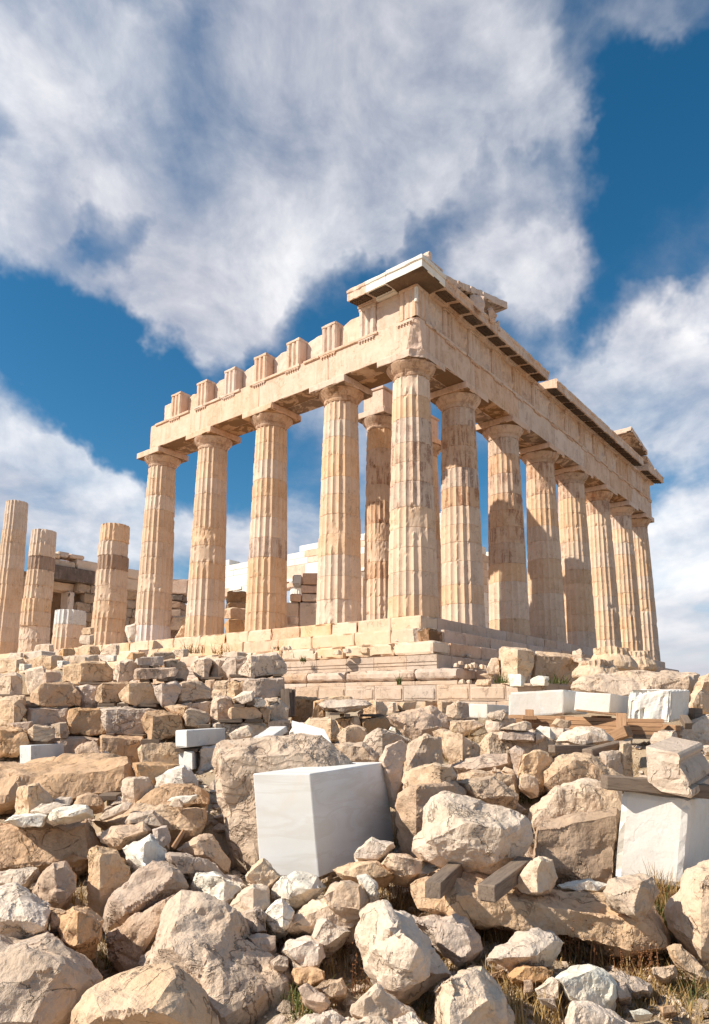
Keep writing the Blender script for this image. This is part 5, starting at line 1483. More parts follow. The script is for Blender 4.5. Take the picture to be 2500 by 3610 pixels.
R('whitish slab tilted on wood in the third row', 'pale', 'L2', 11.0, .6, '978,562 1100,488 1210,476 1227,500 1192,580 1080,622', sink=0, **K1)
R('flat brown stone under the tilted whitish slab', 'tan', 'L2', 11.0, .7, '933,742 945,680 1040,653 1220,638 1302,720 1292,762 1200,792 960,782', sink=0, edge=.1, **K1)
R('small white cut block with a hole in the third row', 'white', 'L2', 11.1, .4, '1168,562 1200,548 1300,548 1342,600 1322,642 1260,657 1230,610', edge=.35, sink=0, **K1)
R('smooth shaded stone under the small white cut block', 'tan', 'L2', 11.3, .5, '1258,662 1350,638 1402,680 1382,782 1320,785', **K1)
R('coarse pitted block at the right end of the third row', 'pitted', 'L2', 11.7, .8, '1338,562 1470,553 1582,660 1585,762 1400,785 1360,700', edge=.15, **K1)
R('long low stone behind the leaning flat stone near the corrugated slab', 'lime', 'L2', 11, .6, '738,822 1200,813 1330,828 1352,892 1300,985 900,985', edge=.1, turn=.3, **K1)
R('leaning flat stone left of the corrugated slab', 'pale', 'L2', 9.9, .35, '943,942 1040,868 1150,848 1192,880 1202,962 1090,1002 980,987', **K1)
R('grey stone at the foot of the leaning planks', 'grey', 'L2', 11.4, .6, '1340,812 1600,788 1602,902 1360,900', edge=.1, **K1)
R('banded stone deep in the second row', 'strata', 'L2', 11.8, .6, '428,622 600,598 762,593 745,692 520,692', edge=.1, **K1)
R('flat broken stone in the gap of the third row', 'lime', 'L2', 11.2, .5, '233,652 400,618 502,650 452,742 300,702', **K1)
build_rocks()

# ------------------------------------------------------------------ sawn marble
box3('marble_block', 'big new white marble cube with a grey-veined shaded side in the foreground', 'marble block', 'cube',
     ('K', 556, 290, 5.75), ('K', 93, 289, 5.85), ('K', 1163, 197, 7.05), ('K', 628, 1125, 5.75), er=.006, rough=.001, chip=.6)
box3('marble_block', 'white sawn block in the shade at the foot of the left rows', 'marble block', 'slab', ('L1', 335, 1070, 9.5), ('L1', 212, 1070, 9.75), ('L1', 692, 1044, 10.6), ('L1', 337, 1275, 9.5), er=.01, chip=.6)
box3('marble_block', 'white sawn beam laid across a smaller white block by the left rows', 'marble block', 'slab', ('L2', 485, 905, 9.4), ('L2', 359, 904, 9.7), ('L2', 903, 879, 10.6), ('L2', 487, 1091, 9.4), er=.01, chip=.8)
box3('marble_block', 'small white block supporting the white sawn beam', 'marble block', 'slab', ('L2', 545, 1131, 9.5), ('L2', 398, 1130, 9.75), ('L2', 640, 1131, 10.3), ('L2', 548, 1330, 9.5), er=.01, chip=.6)
box3('marble_block', 'longest white marble block on the timber pile, with an orange broken edge', 'marble block', 'new', ('M2', 1495, 32, 11.3), ('M2', 894, 66, 11.5), ('S', 2070, 2440, 12.8), ('M2', 1502, 302, 11.3), er=.02, rough=.008, chip=1.2)
box3('marble_block', 'middle white marble block with blue-grey veins on a plank', 'marble block', 'new', ('R1', 493, 464, 10.7), ('R1', 96, 444, 10.9), ('R1', 700, 498, 11.9), ('R1', 474, 678, 10.7), er=.008, rough=.003, chip=.6)
def flutes(v, l1, l2, l3):
    v = v.copy()
    t = v[:, 0] / l1
    front = v[:, 1] < l2 * .05
    g = np.zeros(len(v))
    for c in (.10, .20, .46, .62, .74, .86): g = np.maximum(g, np.clip(1 - np.abs(t - c) / .022, 0, 1))
    q = fbm(np.stack([v[:, 0] * 5, v[:, 1] * 5, v[:, 2] * 3], 1) + 3, 3)
    v[:, 1] += np.where(front, .05 * g * (q > -.25) + .03 * q, 0)
    return v
box3('marble_block', 'white marble block with chiselled vertical grooves on the right', 'marble block', 'new', ('R1', 1175, 428, 9.9), ('R1', 690, 424, 10.1), ('R1', 1383, 420, 10.9), ('R1', 1146, 792, 9.9), er=.03, rough=.015, chip=1.6, res=.035, fn=flutes)
box3('marble_block', 'low white block on the ground left of the longest white block', 'marble block', 'new', ('M2', 670, 192, 13.4), ('M2', 470, 188, 13.6), ('M2', 918, 206, 15), ('M2', 672, 345, 13.4), er=.015, chip=.6)
box3('marble_block', 'tall white marble block with a chipped right edge standing at the right', 'marble block', 'new', ('R1', 1382, 1648, 5.7), ('R1', 606, 1536, 5.85), ('R1', 1760, 1600, 6.6), ('R1', 1306, 2680, 5.7), er=.035, rough=.006, chip=1.5, res=.09)
def corr(v, l1, l2, l3):
    v = v.copy()
    top = v[:, 2] < l3 * .05
    v[:, 2] += np.where(top, .010 * (1 + np.sin(v[:, 1] / l2 * 2 * pi * 14)), 0)
    return v
box3('marble_slab', 'white marble slab with a corrugated top lying behind the cracked slab', 'marble slab', 'slab', ('M1', 540, 640, 8.6), ('M1', 130, 520, 9.0), ('M1', 440, 460, 9.9), ('M1', 540, 720, 8.6), er=.01, res=.018, chip=.5, fn=corr)
box3('marble_slab', 'white marble slab with a toothed upper edge propped at the end of the left rows', 'marble slab', 'slab', ('L2', 1380, 985, 9.3), ('L2', 1180, 990, 9.4), ('L2', 1566, 856, 10.4), ('L2', 1400, 1060, 9.3), er=.012, res=.05, chip=.8)

# moulded block on its weathered beam, right edge
def moulded():
    prof = [(0, 0), (.97, .0), (1.03, .03), (1.06, .07), (1.03, .12), (.95, .14), (.98, .19), (1.08, .25), (1.18, .33), (1.25, .41), (1.26, .47), (1.18, .50), (1.18, .52), (1.31, .53), (1.33, .62), (1.28, .66), (.4, .67), (0, .56)]
    prof = [(a * 1.0, -b) for a, b in prof]
    a = tp('R1', 725, 980, 6.15); b = tp('R1', 880, 1060, 5.72)
    e1 = tp('R1', 1255, 1140, 5.55)
    u = e1 - b; L = np.linalg.norm(u) / 1.03; u /= np.linalg.norm(u)
    back = tp('R1', 1520, 1015, 6.15) - e1
    dl = np.linalg.norm(back); back /= dl
    up = np.array([0, 0, 1.0])
    rows = []
    n = 14
    for i in range(n + 1):
        s = (i / n) * dl
        for (x, z) in prof:
            p = b + u * x * L + up * z * .49 + back * s
            rows.append(p)
    v = np.array(rows); k = len(prof)
    q = fbm(v * 4, 4); q2 = fbm(v * 11, 3)
    end = np.zeros(len(v)); end[:k] = 1
    v = v - np.outer(end * (np.clip(q, 0, 1) * .05 + .015 * q2), -back)
    f = []
    for i in range(n):
        for j in range(k):
            jj = (j + 1) % k
            f.append((i * k + j, i * k + jj, (i + 1) * k + jj, (i + 1) * k + j))
    # rough broken front as a fan of small faces
    c = v[:k].mean(0)
    vs = list(v); m = 6
    idx = [list(range(k))]
    for r_ in range(1, m):
        t = r_ / m
        row = []
        for j in range(k):
            p = v[j] * (1 - t) + c * t
            p = p + back * float(fbm(p[None] * 7, 4)[0]) * .05
            row.append(len(vs)); vs.append(p)
        idx.append(row)
    ci = len(vs); vs.append(c)
    for r_ in range(m - 1):
        for j in range(k):
            jj = (j + 1) % k
            f.append((idx[r_][jj], idx[r_][j], idx[r_ + 1][j], idx[r_ + 1][jj]))
    for j in range(k): f.append((idx[-1][(j + 1) % k], idx[-1][j], ci))
    f.append(tuple(range(n * k, n * k + k)))
    o = mesh('moulded_block', np.array(vs), f, M['lime'])
    bm = bmesh.new(); bm.from_mesh(o.data); bmesh.ops.recalc_face_normals(bm, faces=bm.faces); bm.to_mesh(o.data); bm.free()
    tag(o, 'marble block with carved mouldings along one edge, laid on a grey beam at the right', 'moulded block')
moulded()
beam('split grey weathered beam under the moulded block at the right edge', tp('R1', 405, 1455, 5.82), tp('R1', 1580, 1560, 5.78), .17, .11)
beam('hidden rear beam under the moulded block', tp('R1', 1050, 1440, 6.2), tp('R1', 1700, 1450, 6.1), .16, .11)
# two timbers under the raised boulder
beam('left of the two squared timbers under the raised boulder', tp('F2', 352, 305, 4.62), tp('F2', 470, 200, 5.4), .105, .10)
beam('right of the two squared timbers under the raised boulder', tp('F2', 595, 318, 4.55), tp('F2', 770, 185, 5.3), .115, .10)
beam('weathered beam end sticking out under the rounded boulder on beams', tp('R1', 225, 1135, 7.7), tp('R1', 595, 1035, 8.3), .12, .085)
beam('dark weathered beam under the left part of the rounded boulder on beams', tp('R1', -180, 1085, 8.1), tp('R1', 290, 1080, 8.25), .14, .085)
beam('thick brown timber lying on the ground below the timber pile', tp('R1', 500, 960, 9.2), tp('R1', 690, 880, 9.0), .15, .14, mat='wood_new')
beam('short plank under the fluted fragment, left one', tp('M2', 250, 362, 10.6), tp('M2', 445, 362, 10.7), .3, .045)
beam('short plank under the fluted fragment, right one', tp('M2', 440, 352, 11.0), tp('M2', 552, 352, 11.0), .3, .04)
# timber pile
tp_root = empty('timber_pile', tp('R1', 600, 940, 10.2))
tag(tp_root, 'pile of yellow-brown planks carrying the white marble blocks at the right', 'timber pile')
for row in range(5):
    y = 762 + row * 45
    beam(None, tp('R1', 668 + 12 * (row % 2), y + 2, 9.75), tp('R1', 1078 - 14 * (row % 3), y + 10, 9.6), .22, .052, mat='wood_new' if row < 4 else 'wood_old', name='plank', parent=tp_root)
    beam(None, tp('R1', -640, y - 40, 11.0), tp('R1', -60, y - 22, 10.6), .22, .056, mat='wood_new', name='plank', parent=tp_root)
    beam(None, tp('R1', -40, y - 22, 10.55), tp('R1', 645, y + 2, 9.85), .22, .054, mat='wood_new', name='plank', parent=tp_root)
for k in range(4):
    beam(None, tp('R1', -500 + k * 420, 730, 12.0), tp('R1', -420 + k * 420, 735, 10.4), .2, .05, mat='wood_new', name='cross_plank', parent=tp_root)
beam(None, tp('R1', 1060, 835, 9.9), tp('R1', 1250, 852, 9.7), .14, .07, mat='wood_new', name='plank', parent=tp_root)
beam('upright post at the right of the timber pile', tp('R1', 608, 690, 9.55), tp('R1', 612, 880, 9.45), .05, .13, mat='wood_new', name='post', cat='post', roll=1.57)
beam('upright post in the left part of the timber pile', tp('M2', 1125, 252, 10.55), tp('M2', 1125, 430, 10.5), .05, .12, mat='wood_new', name='post', cat='post', roll=1.57)
pl_ = box3('plank', 'wide tilted plank under the middle white marble block', 'plank', 'wood_new', ('R1', 655, 700, 9.7), ('R1', 100, 640, 10.0), ('R1', 560, 690, 11.4), ('R1', 655, 722, 9.7), er=.008)
beam('short leaning timber end right of the grooved white block', tp('R1', 1310, 735, 9.9), tp('R1', 1365, 830, 9.7), .10, .10)
beam('stacked dark timber end behind the grooved white block, upper', tp('R1', 1395, 660, 11.0), tp('R1', 1490, 665, 11.0), .2, .10)
beam('stacked dark timber end behind the grooved white block, lower', tp('R1', 1395, 725, 10.8), tp('R1', 1525, 730, 10.8), .2, .10)
# leaning planks at the end of the left rows
for k, (x0, x1) in enumerate([(12, 28), (42, 58), (80, 80)]):
    beam(['front one of three dark planks leaning at the end of the left rows', 'middle one of three dark planks leaning at the end of the left rows', 'rear one of three dark planks leaning at the end of the left rows'][k],
         tp('M1', x0, 28 + 4 * k, 12.3 + .1 * k), tp('M1', x1, 330, 12.2 + .1 * k), .16, .07, name='plank', cat='plank', roll=.4)
# wooden spacers between the courses
SPL = ['under the left half of the trapezoid block', 'under the right end of the trapezoid block', 'under the boulder with the rounded left end', 'above the left part of the boat-bottomed block', 'under the hollowed broken block', 'between the two thin slabs, longer one', 'between the two thin slabs, short one at the right',
       'under the left part of the lower thin slab', 'under the middle of the lower thin slab', 'under the right end of the lower thin slab', 'long, under the large pitted block ending the top row', 'short, at the far right under the top row', 'under the tooled sunlit block of the top row', 'under the banded boulder tapering to the right', 'left of the pair under the boat-bottomed block', 'right of the pair under the boat-bottomed block',
       'under the big squared boulder left of the marble beam', 'between the white sawn beam and its small white block', 'under the split brown block beside the big squared boulder', 'under the cracked boulder of the third row', 'under the flat brown stone of the third row', 'left one under the tilted whitish slab', 'right one under the tilted whitish slab', 'under the split brown block above the white sawn block', 'under the half-lit block at the left edge',
       'under the large brown block at the left edge', 'under the long black-stained block', 'small pair member under the boat-shaped stone, left', 'small pair member under the boat-shaped stone, right', 'long and dark under the faceted far stone', 'under the right end of the very long tan slab']
for (t_, x0, x1, y, h, d) in [('L1', 320, 470, 637, 34, 11.7), ('L1', 660, 780, 652, 28, 11.8), ('L1', 1090, 1290, 627, 30, 12.0), ('L1', 1290, 1430, 628, 34, 11.8), ('L2', -20, 205, 635, 30, 11.8), ('L2', 0, 110, 218, 38, 12.2), ('L2', 125, 190, 220, 30, 12.2),
                              ('L2', -10, 110, 368, 40, 11.95), ('L2', 170, 310, 358, 34, 12.0), ('L2', 370, 460, 358, 26, 12.6), ('L2', 930, 1390, 318, 30, 12.75), ('L2', 1410, 1520, 312, 30, 12.6), ('L2', 640, 900, 345, 26, 13.2), ('L2', 400, 570, 595, 36, 11.9), ('L1', 1165, 1265, 950, 40, 11.3), ('L1', 1415, 1600, 965, 42, 11.3),
                              ('L2', 5, 240, 1022, 54, 10.6), ('L2', 365, 645, 1110, 38, 9.6), ('L2', 620, 760, 855, 40, 10.8), ('L2', 830, 1120, 800, 38, 10.95), ('L2', 1120, 1330, 797, 34, 11.1), ('L2', 990, 1130, 637, 34, 11.0), ('L2', 1130, 1230, 615, 32, 11.05), ('L1', 300, 620, 1010, 34, 10.2), ('L1', 0, 310, 527, 24, 12.3), ('L1', 0, 95, 1190, 50, 10.0), ('L1', 860, 1240, 398, 20, 12.9),
                              ('M1', 475, 605, 296, 32, 11.6), ('M1', 630, 700, 312, 36, 11.8), ('M1', 800, 1110, 312, 28, 12.4), ('L3', 810, 990, 350, 40, 7.5), ('F1', 425, 425, 0, 0, 0)]:
    if h == 0: continue
    kx = TILE[t_][2]
    hh = h * kx / FOC * d
    beam('wooden spacer ' + SPL.pop(0), tp(t_, x0 + (x1 - x0) * .08, y, d + .26), tp(t_, x1 - (x1 - x0) * .08, y, d + .28), .45, hh * .9, name='wood_spacer', cat='spacer', group='wooden spacers between the stored blocks')
# capital fragments lying before the far columns
def fragment(x, y, d, r, label, tilt=0.0, h=.42, seed=0):
    c = tp('Q', x, y, d)
    n = 120
    th = np.arange(n) * 2 * pi / n
    t = (np.arange(n) % 6) / 6
    fl = 1 - (2 * t - 1) ** 2
    rows = []
    for (rr, z, fw) in [(r * .97, 0, 0), (r * 1.0, .10 * h, 0), (r * .97, .30 * h, 0), (r * .86, .52 * h, 0), (r * .76, .66 * h, .3), (r * .73, .72 * h, 1), (r * .72, .85 * h, 1), (r * .72, h, 1)]:
        q = rr - .06 * r * fl * fw
        rows.append(np.stack([q * np.cos(th), q * np.sin(th), np.full(n, z)], 1))
    v = np.concatenate(rows)
    q = fbm(v * 2.2 + seed, 4)
    v[:, :2] *= (1 - .22 * np.clip(q - .02, 0, 1))[:, None]
    v[:, 2] += .05 * fbm(v * 3 + seed + 9, 3)
    ct, st = cos(tilt), sin(tilt)
    v = np.stack([v[:, 0] * ct + v[:, 2] * st, v[:, 1], -v[:, 0] * st + v[:, 2] * ct], 1)
    v = v + c
    k = len(rows); f = []
    for i in range(k - 1):
        for j in range(n):
            jj = (j + 1) % n
            f.append((i * n + j, i * n + jj, (i + 1) * n + jj, (i + 1) * n + j))
    f.append(tuple(range(n))[::-1]); f.append(tuple(range((k - 1) * n, k * n)))
    o = mesh('capital_fragment', v, f, M['lime'])
    tag(o, label, 'capital fragment')
fragment(815, 600, 20.0, .72, 'upturned broken column capital with short flutes, left upper of the three', .05, .62, 3)
fragment(1010, 600, 21.5, .62, 'upturned broken column capital farthest right, half hidden', .0, .58, 8)
fragment(690, 655, 18.2, .62, 'low broken capital fragment in front of the upturned ones', -.05, .42, 14)

# small white stones along the foundation ledges
def pebbles(tile, rowpts, d, label, group, size=(14, 26), mat='pale'):
    for (x, y) in rowpts:
        k = TILE[tile][2]
        w = rng.uniform(*size) / k * .5
        h = w * rng.uniform(.8, 1.1)
        s = f'{x - w:.0f},{y:.0f} {x - w * .7:.0f},{y - h:.0f} {x + w * .2:.0f},{y - h * 1.25:.0f} {x + w * .9:.0f},{y - h * .8:.0f} {x + w:.0f},{y:.0f}'
        EXTRA.append((label, mat, tile, d, .3, s, group))
EXTRA = []
pebbles('N', [(525, 538), (582, 538), (640, 535), (700, 540), (745, 546), (800, 556), (870, 562), (940, 570)], 23.6, 'small white stone in the row laid along the grooved foundation course', 'white stones on the grooved course')
pebbles('N', [(820, 662), (860, 640), (915, 672), (955, 674), (985, 672), (1060, 678), (1090, 684)], 21.6, 'small white stone on the second foundation course beside the corner', 'white stones on the second course', (16, 34))
pebbles('N', [(875, 818), (940, 818)], 19.6, 'small pale stone on the lowest foundation course near the crack', 'stones on the lowest course', (16, 30))
pebbles('L2', [(1420, 22), (1530, 30), (1590, 24)], 21.5, 'small white chip on the lowest step below the second column', 'chips on the lowest step', (10, 24))
pebbles('S', [(1130, 2318), (1190, 2306), (1225, 2300), (1290, 2300), (1370, 2298)], 23.8, 'small pale chip on the foundation edge below the lowest step', 'chips on the foundation edge', (14, 40), 'pale')
for (lb, mt, tl, d, t, s, gp) in EXTRA:
    R(lb, mt, tl, d, t, s, edge=.6, chips=3, name='small_stone', cat='stone', group=gp, sink=.03)

# ------------------------------------------------------------------ the ground sheet, mounded where the rubble lies
SUP = []
BB = []
for r in ROCK_LOG:
    o = r['obj']
    n = len(o.data.vertices)
    co = np.empty(n * 3); o.data.vertices.foreach_get('co', co); co = co.reshape(-1, 3) + WL[o] - CAM
    dl_ = np.stack([co @ FH, co @ RH, co[:, 2] + CAM[2]], 1)
    BB.append((dl_.min(0), dl_.max(0)))
for i_, r in enumerate(ROCK_LOG):
    if r['sink'] < .05 or r['D'] > 15.9: continue
    o = r['obj']
    a_, b_ = BB[i_]
    m_ = (a_ + b_) / 2
    # a stone that rests on another one does not lift the earth
    if any(j_ != i_ and (B0[:2] < m_[:2] + .05).all() and (B1[:2] > m_[:2] - .05).all() and B0[2] < a_[2] - .08 and B1[2] > a_[2] - .12 for j_, (B0, B1) in enumerate(BB)): continue
    bb = np.array([c[:] for c in o.bound_box]) + WL[o]
    lo = bb.min(0); hi = bb.max(0)
    for fx in (.2, .5, .8):
        for fy in (.2, .5, .8):
            p = lo + (hi - lo) * np.array([fx, fy, 0]) - CAM
            SUP.append((p @ FH, p @ RH, lo[2] + min(r['sink'], .16) - .06))
for (x, y, d) in [(700, 2640, 5.8), (1000, 2640, 5.8), (1250, 2650, 5.8), (800, 2640, 6.3), (1200, 2640, 6.3), (1500, 2620, 6.2), (1650, 2600, 6.4)]:
    p = tp('R1', x, y, d) - CAM
    for k in range(3): SUP.append((p @ FH, p @ RH, p[2] + CAM[2] + .03))
SUP = np.array(SUP)

def ground_z(d, l):
    d, l = np.atleast_1d(np.asarray(d, float)), np.atleast_1d(np.asarray(l, float))
    z = base_ground(d)
    P = np.stack([d * 1.0, l * 1.0, np.zeros_like(d)], 1)
    z = z + np.where((d > 1) & (d < 30), .05 * fbm(P * .9, 3) + .018 * fbm(P * 5, 3), .0) + np.where(np.abs(d) + np.abs(l) > 120, 2.0 * fbm(P * .004, 3), 0)
    near = (d > 1.5) & (d < 18) & (np.abs(l) < 13)
    if near.any():
        dn, ln = d[near], l[near]
        num, den = np.zeros(len(dn)), np.full(len(dn), .5)
        for i in range(0, len(SUP), 200):
            s = SUP[i:i + 200]
            w = np.exp(-((dn[:, None] - s[:, 0]) ** 2 + (ln[:, None] - s[:, 1]) ** 2) / (2 * .24 ** 2))
            num += (w * (s[:, 2] - base_ground(s[:, 0]))[None]).sum(1); den += w.sum(1)
        z[near] += np.clip(num / den, -.35, 1.5)
    return z

def make_ground():
    dl = np.concatenate([[-6000, -1500, -400, -120, -40, -12, -4, 0, 1], np.arange(1.8, 14, .13), np.arange(14, 24, .4), [26, 30, 40, 60, 100, 160, 300, 700, 2000, 7000]])
    ll = np.concatenate([[-7000, -2000, -600, -200, -80, -40, -24, -16], np.arange(-12, 12.01, .13), [16, 24, 40, 80, 200, 600, 2000, 7000]])
    A, B = np.meshgrid(dl, ll, indexing='ij')
    z = ground_z(A.ravel(), B.ravel())
    v = CAM[None] * np.array([1, 1, 0]) + A.ravel()[:, None] * FH + B.ravel()[:, None] * RH
    v[:, 2] = z
    nl = len(ll)
    i, j = np.meshgrid(np.arange(len(dl) - 1), np.arange(nl - 1), indexing='ij')
    a = (i * nl + j).ravel()
    f = np.stack([a, a + 1, a + nl + 1, a + nl], 1)[:, ::-1]
    o = mesh('ground', v, f.tolist(), M['earth'], smooth=True, origin=np.zeros(3))
    tag(o, 'dry stony earth between the ruins', 'ground', kind='structure')
    return o
make_ground()

def hit(px, py, d0=2.2, d1=22):
    r = ray(px, py)
    ds = np.linspace(d0, d1, 260)
    p = CAM + ds[:, None] * r
    l = (p - CAM) @ RH
    g = ground_z(ds, l)
    k = np.argmax(p[:, 2] <= g)
    if p[k, 2] > g[k]: return None
    q = p[k].copy(); q[2] = g[k]
    return q

# ------------------------------------------------------------------ small broken stones scattered over the earth
base_n = 14
first = len(ROCKS)
for i in range(base_n):
    g_ = np.random.default_rng(300 + i)
    n = g_.normal(size=(11, 3)); n /= np.linalg.norm(n, axis=1)[:, None]
    sc = np.array([g_.uniform(.8, 1.3), g_.uniform(.55, 1.0), g_.uniform(.4, .75)]) * .5
    ROCKS.append(dict(label=None, mat=['lime', 'pale', 'pale', 'white', 'tan', 'lime', 'grey'][i % 7], D=6, t=1, pts=n * sc, edge=None, ridge=None, s=0, chips=7, name='small_stone', cat='stone', group=None, sink=0, amp=.8))
build_rocks()
protos = [r['obj'] for r in ROCKS[first:]]
ZONES = [('small broken stone lying among the boulders at lower left', 'small stones at lower left', (0, 1250), (3000, 3600), 70, (.05, .17)),
         ('small broken stone lying in the dry grass at lower right', 'small stones at lower right', (1250, 2500), (3060, 3600), 95, (.03, .13)),
         ('small rubble stone between the boulders of the left heap', 'rubble stones in the left heap', (0, 900), (2720, 3020), 110, (.10, .32)),
         ('small rubble stone between the boulders right of the white cube', 'rubble stones right of the cube', (1250, 2500), (2560, 3050), 75, (.09, .24))]
used = set()
for lab, grp, xr, yr, n, sz in ZONES:
    for k in range(n):
        h_ = hit(rng.uniform(*xr), rng.uniform(*yr))
        if h_ is None: continue
        p = protos[int(rng.integers(base_n))]
        o = p if p not in used else p.copy()
        if p in used: COL.objects.link(o)
        used.add(p)
        s = rng.uniform(*sz) * (1.0 if rng.random() < .8 else 1.5)
        o.scale = (s, s * rng.uniform(.8, 1.2), s * rng.uniform(.7, 1.1))
        o.rotation_euler = (rng.uniform(-.3, .3), rng.uniform(-.3, .3), rng.uniform(0, 6.28))
        o.location = (h_[0], h_[1], h_[2] - s * .08)
        tag(o, lab, 'stone', grp)

def chips():
    # angular chips and fragments between the larger stones, too many to count
    v, f = [], []
    hulls = []
    for i in range(10):
        g_ = np.random.default_rng(900 + i)
        n = g_.normal(size=(9, 3)); n /= np.linalg.norm(n, axis=1)[:, None]
        bm = bmesh.new()
        for q in n * np.array([1, g_.uniform(.6, .9), g_.uniform(.35, .6)]): bm.verts.new(q)
        bmesh.ops.convex_hull(bm, input=bm.verts)
        bm.verts.ensure_lookup_table(); bm.verts.index_update()
        hulls.append((np.array([x.co[:] for x in bm.verts]), [tuple(x.index for x in fc.verts) for fc in bm.faces]))
        bm.free()
    n = 4200
    d = 2.6 + 8.5 * rng.random(n) ** 1.2
    l = rng.uniform(-.75, .75, n) * d
    z = ground_z(d, l)
    P = CAM * np.array([1, 1, 0]) + d[:, None] * FH + l[:, None] * RH
    for i in range(n):
        hv, hf = hulls[i % 10]
        s = rng.uniform(.012, .045) * (1 + .10 * d[i]) * (1.6 if rng.random() < .1 else 1)
        a = rng.uniform(0, 6.28)
        q = hv * s
        q = np.stack([q[:, 0] * cos(a) - q[:, 1] * sin(a), q[:, 0] * sin(a) + q[:, 1] * cos(a), q[:, 2]], 1)
        b = len(v)
        v.extend((q + np.array([P[i, 0], P[i, 1], z[i] + s * .12])).tolist())
        f.extend(tuple(b + k for k in t) for t in hf)
    o = mesh('rubble_chips', np.array(v), f, M['lime'])
    tag(o, 'angular marble chips filling the gaps between the stones', 'rubble', kind='stuff')
chips()

def gravel():
    v, f = [], []
    tet = np.array([(1, 0, 0), (-.6, .8, 0), (-.6, -.8, 0), (.1, .1, .8), (.3, -.2, -.5)])
    tf = [(0, 1, 3), (1, 2, 3), (2, 0, 3), (1, 0, 4), (2, 1, 4), (0, 2, 4)]
    n = 5200
    d = 2.3 + 7.5 * rng.random(n) ** 1.3
    l = rng.uniform(-.62, .62, n) * d
    z = ground_z(d, l)
    P = CAM * np.array([1, 1, 0]) + d[:, None] * FH + l[:, None] * RH
    for i in range(n):
        s = rng.uniform(.004, .016) * (1 + .12 * d[i])
        a = rng.uniform(0, 6.28)
        q = tet * rng.uniform(.6, 1.2, (5, 3)) * s * np.array([1, 1, .6])
        q = np.stack([q[:, 0] * cos(a) - q[:, 1] * sin(a), q[:, 0] * sin(a) + q[:, 1] * cos(a), q[:, 2]], 1)
        b = len(v)
        v.extend((q + np.array([P[i, 0], P[i, 1], z[i] + s * .15])).tolist())
        f.extend(tuple(b + k for k in t) for t in tf)
    o = mesh('gravel', np.array(v), f, M['pale'])
    tag(o, 'pale stone chips strewn over the earth', 'gravel', kind='stuff')
gravel()

# ------------------------------------------------------------------ dry grass, weeds and green tufts
class Blades:
    def __init__(s): s.v, s.f = [], []
    def blade(s, p, az, lean, L, w, curl=.8, seg=4, head=0.0):
        p = np.array(p, float)
        side = np.array([-sin(az), cos(az), 0.0])
        dirh = np.array([cos(az), sin(az), 0.0])
        a = lean; b = len(s.v)
        for i in range(seg + 1):
            t = i / seg
            ww = w * (1 - t) ** .7 + .0006
            s.v.append((p - side * ww).tolist()); s.v.append((p + side * ww).tolist())
            p = p + (dirh * sin(a) + np.array([0, 0, cos(a)])) * L / seg
            a += curl / seg
        for i in range(seg):
            s.f.append((b + 2 * i, b + 2 * i + 1, b + 2 * i + 3, b + 2 * i + 2))
        return p
    def dot(s, p, r):
        b = len(s.v)
        for q in ((r, 0, 0), (-r, 0, 0), (0, r, 0), (0, -r, 0), (0, 0, r), (0, 0, -r)): s.v.append((np.array(p) + q).tolist())
        for t in ((0, 2, 4), (2, 1, 4), (1, 3, 4), (3, 0, 4), (2, 0, 5), (1, 2, 5), (3, 1, 5), (0, 3, 5)): s.f.append(tuple(b + k for k in t))
    def done(s, name, mat, label, cat, kind=None, group=None):
        if not s.v: return
        o = mesh(name, np.array(s.v), s.f, mat)
        tag(o, label, cat, group, kind)
        return o
dry, rust, green = Blades(), Blades(), Blades()

def tuft(B, c, n, L, spread, lean=.5, w=.0035, curl=.9):
    for i in range(n):
        a = rng.uniform(0, 2 * pi); r = spread * math.sqrt(rng.random())
        p = np.array(c) + np.array([cos(a) * r, sin(a) * r, -.02])
        B.blade(p, rng.uniform(0, 2 * pi), abs(rng.normal(0, lean)), L * rng.uniform(.45, 1.15), w * rng.uniform(.7, 1.3), curl * rng.uniform(.2, 1.4))

def stalks(B, c, n, L, spread):
    for i in range(n):
        a = rng.uniform(0, 2 * pi); r = spread * math.sqrt(rng.random())
        p = np.array(c) + np.array([cos(a) * r, sin(a) * r, -.01])
        l = L * rng.uniform(.6, 1.15)
        az = rng.uniform(0, 6.28); ln = rng.uniform(0, .15)
        B.blade(p, az, ln, l, .0028, .2, 3)
        d_ = np.array([cos(az) * sin(ln + .08), sin(az) * sin(ln + .08), cos(ln + .08)])
        for k in range(rng.integers(4, 9)):
            t = rng.uniform(.35, 1.0)
            B.dot(p + d_ * l * t + rng.normal(0, .007, 3), rng.uniform(.0045, .0075))
            
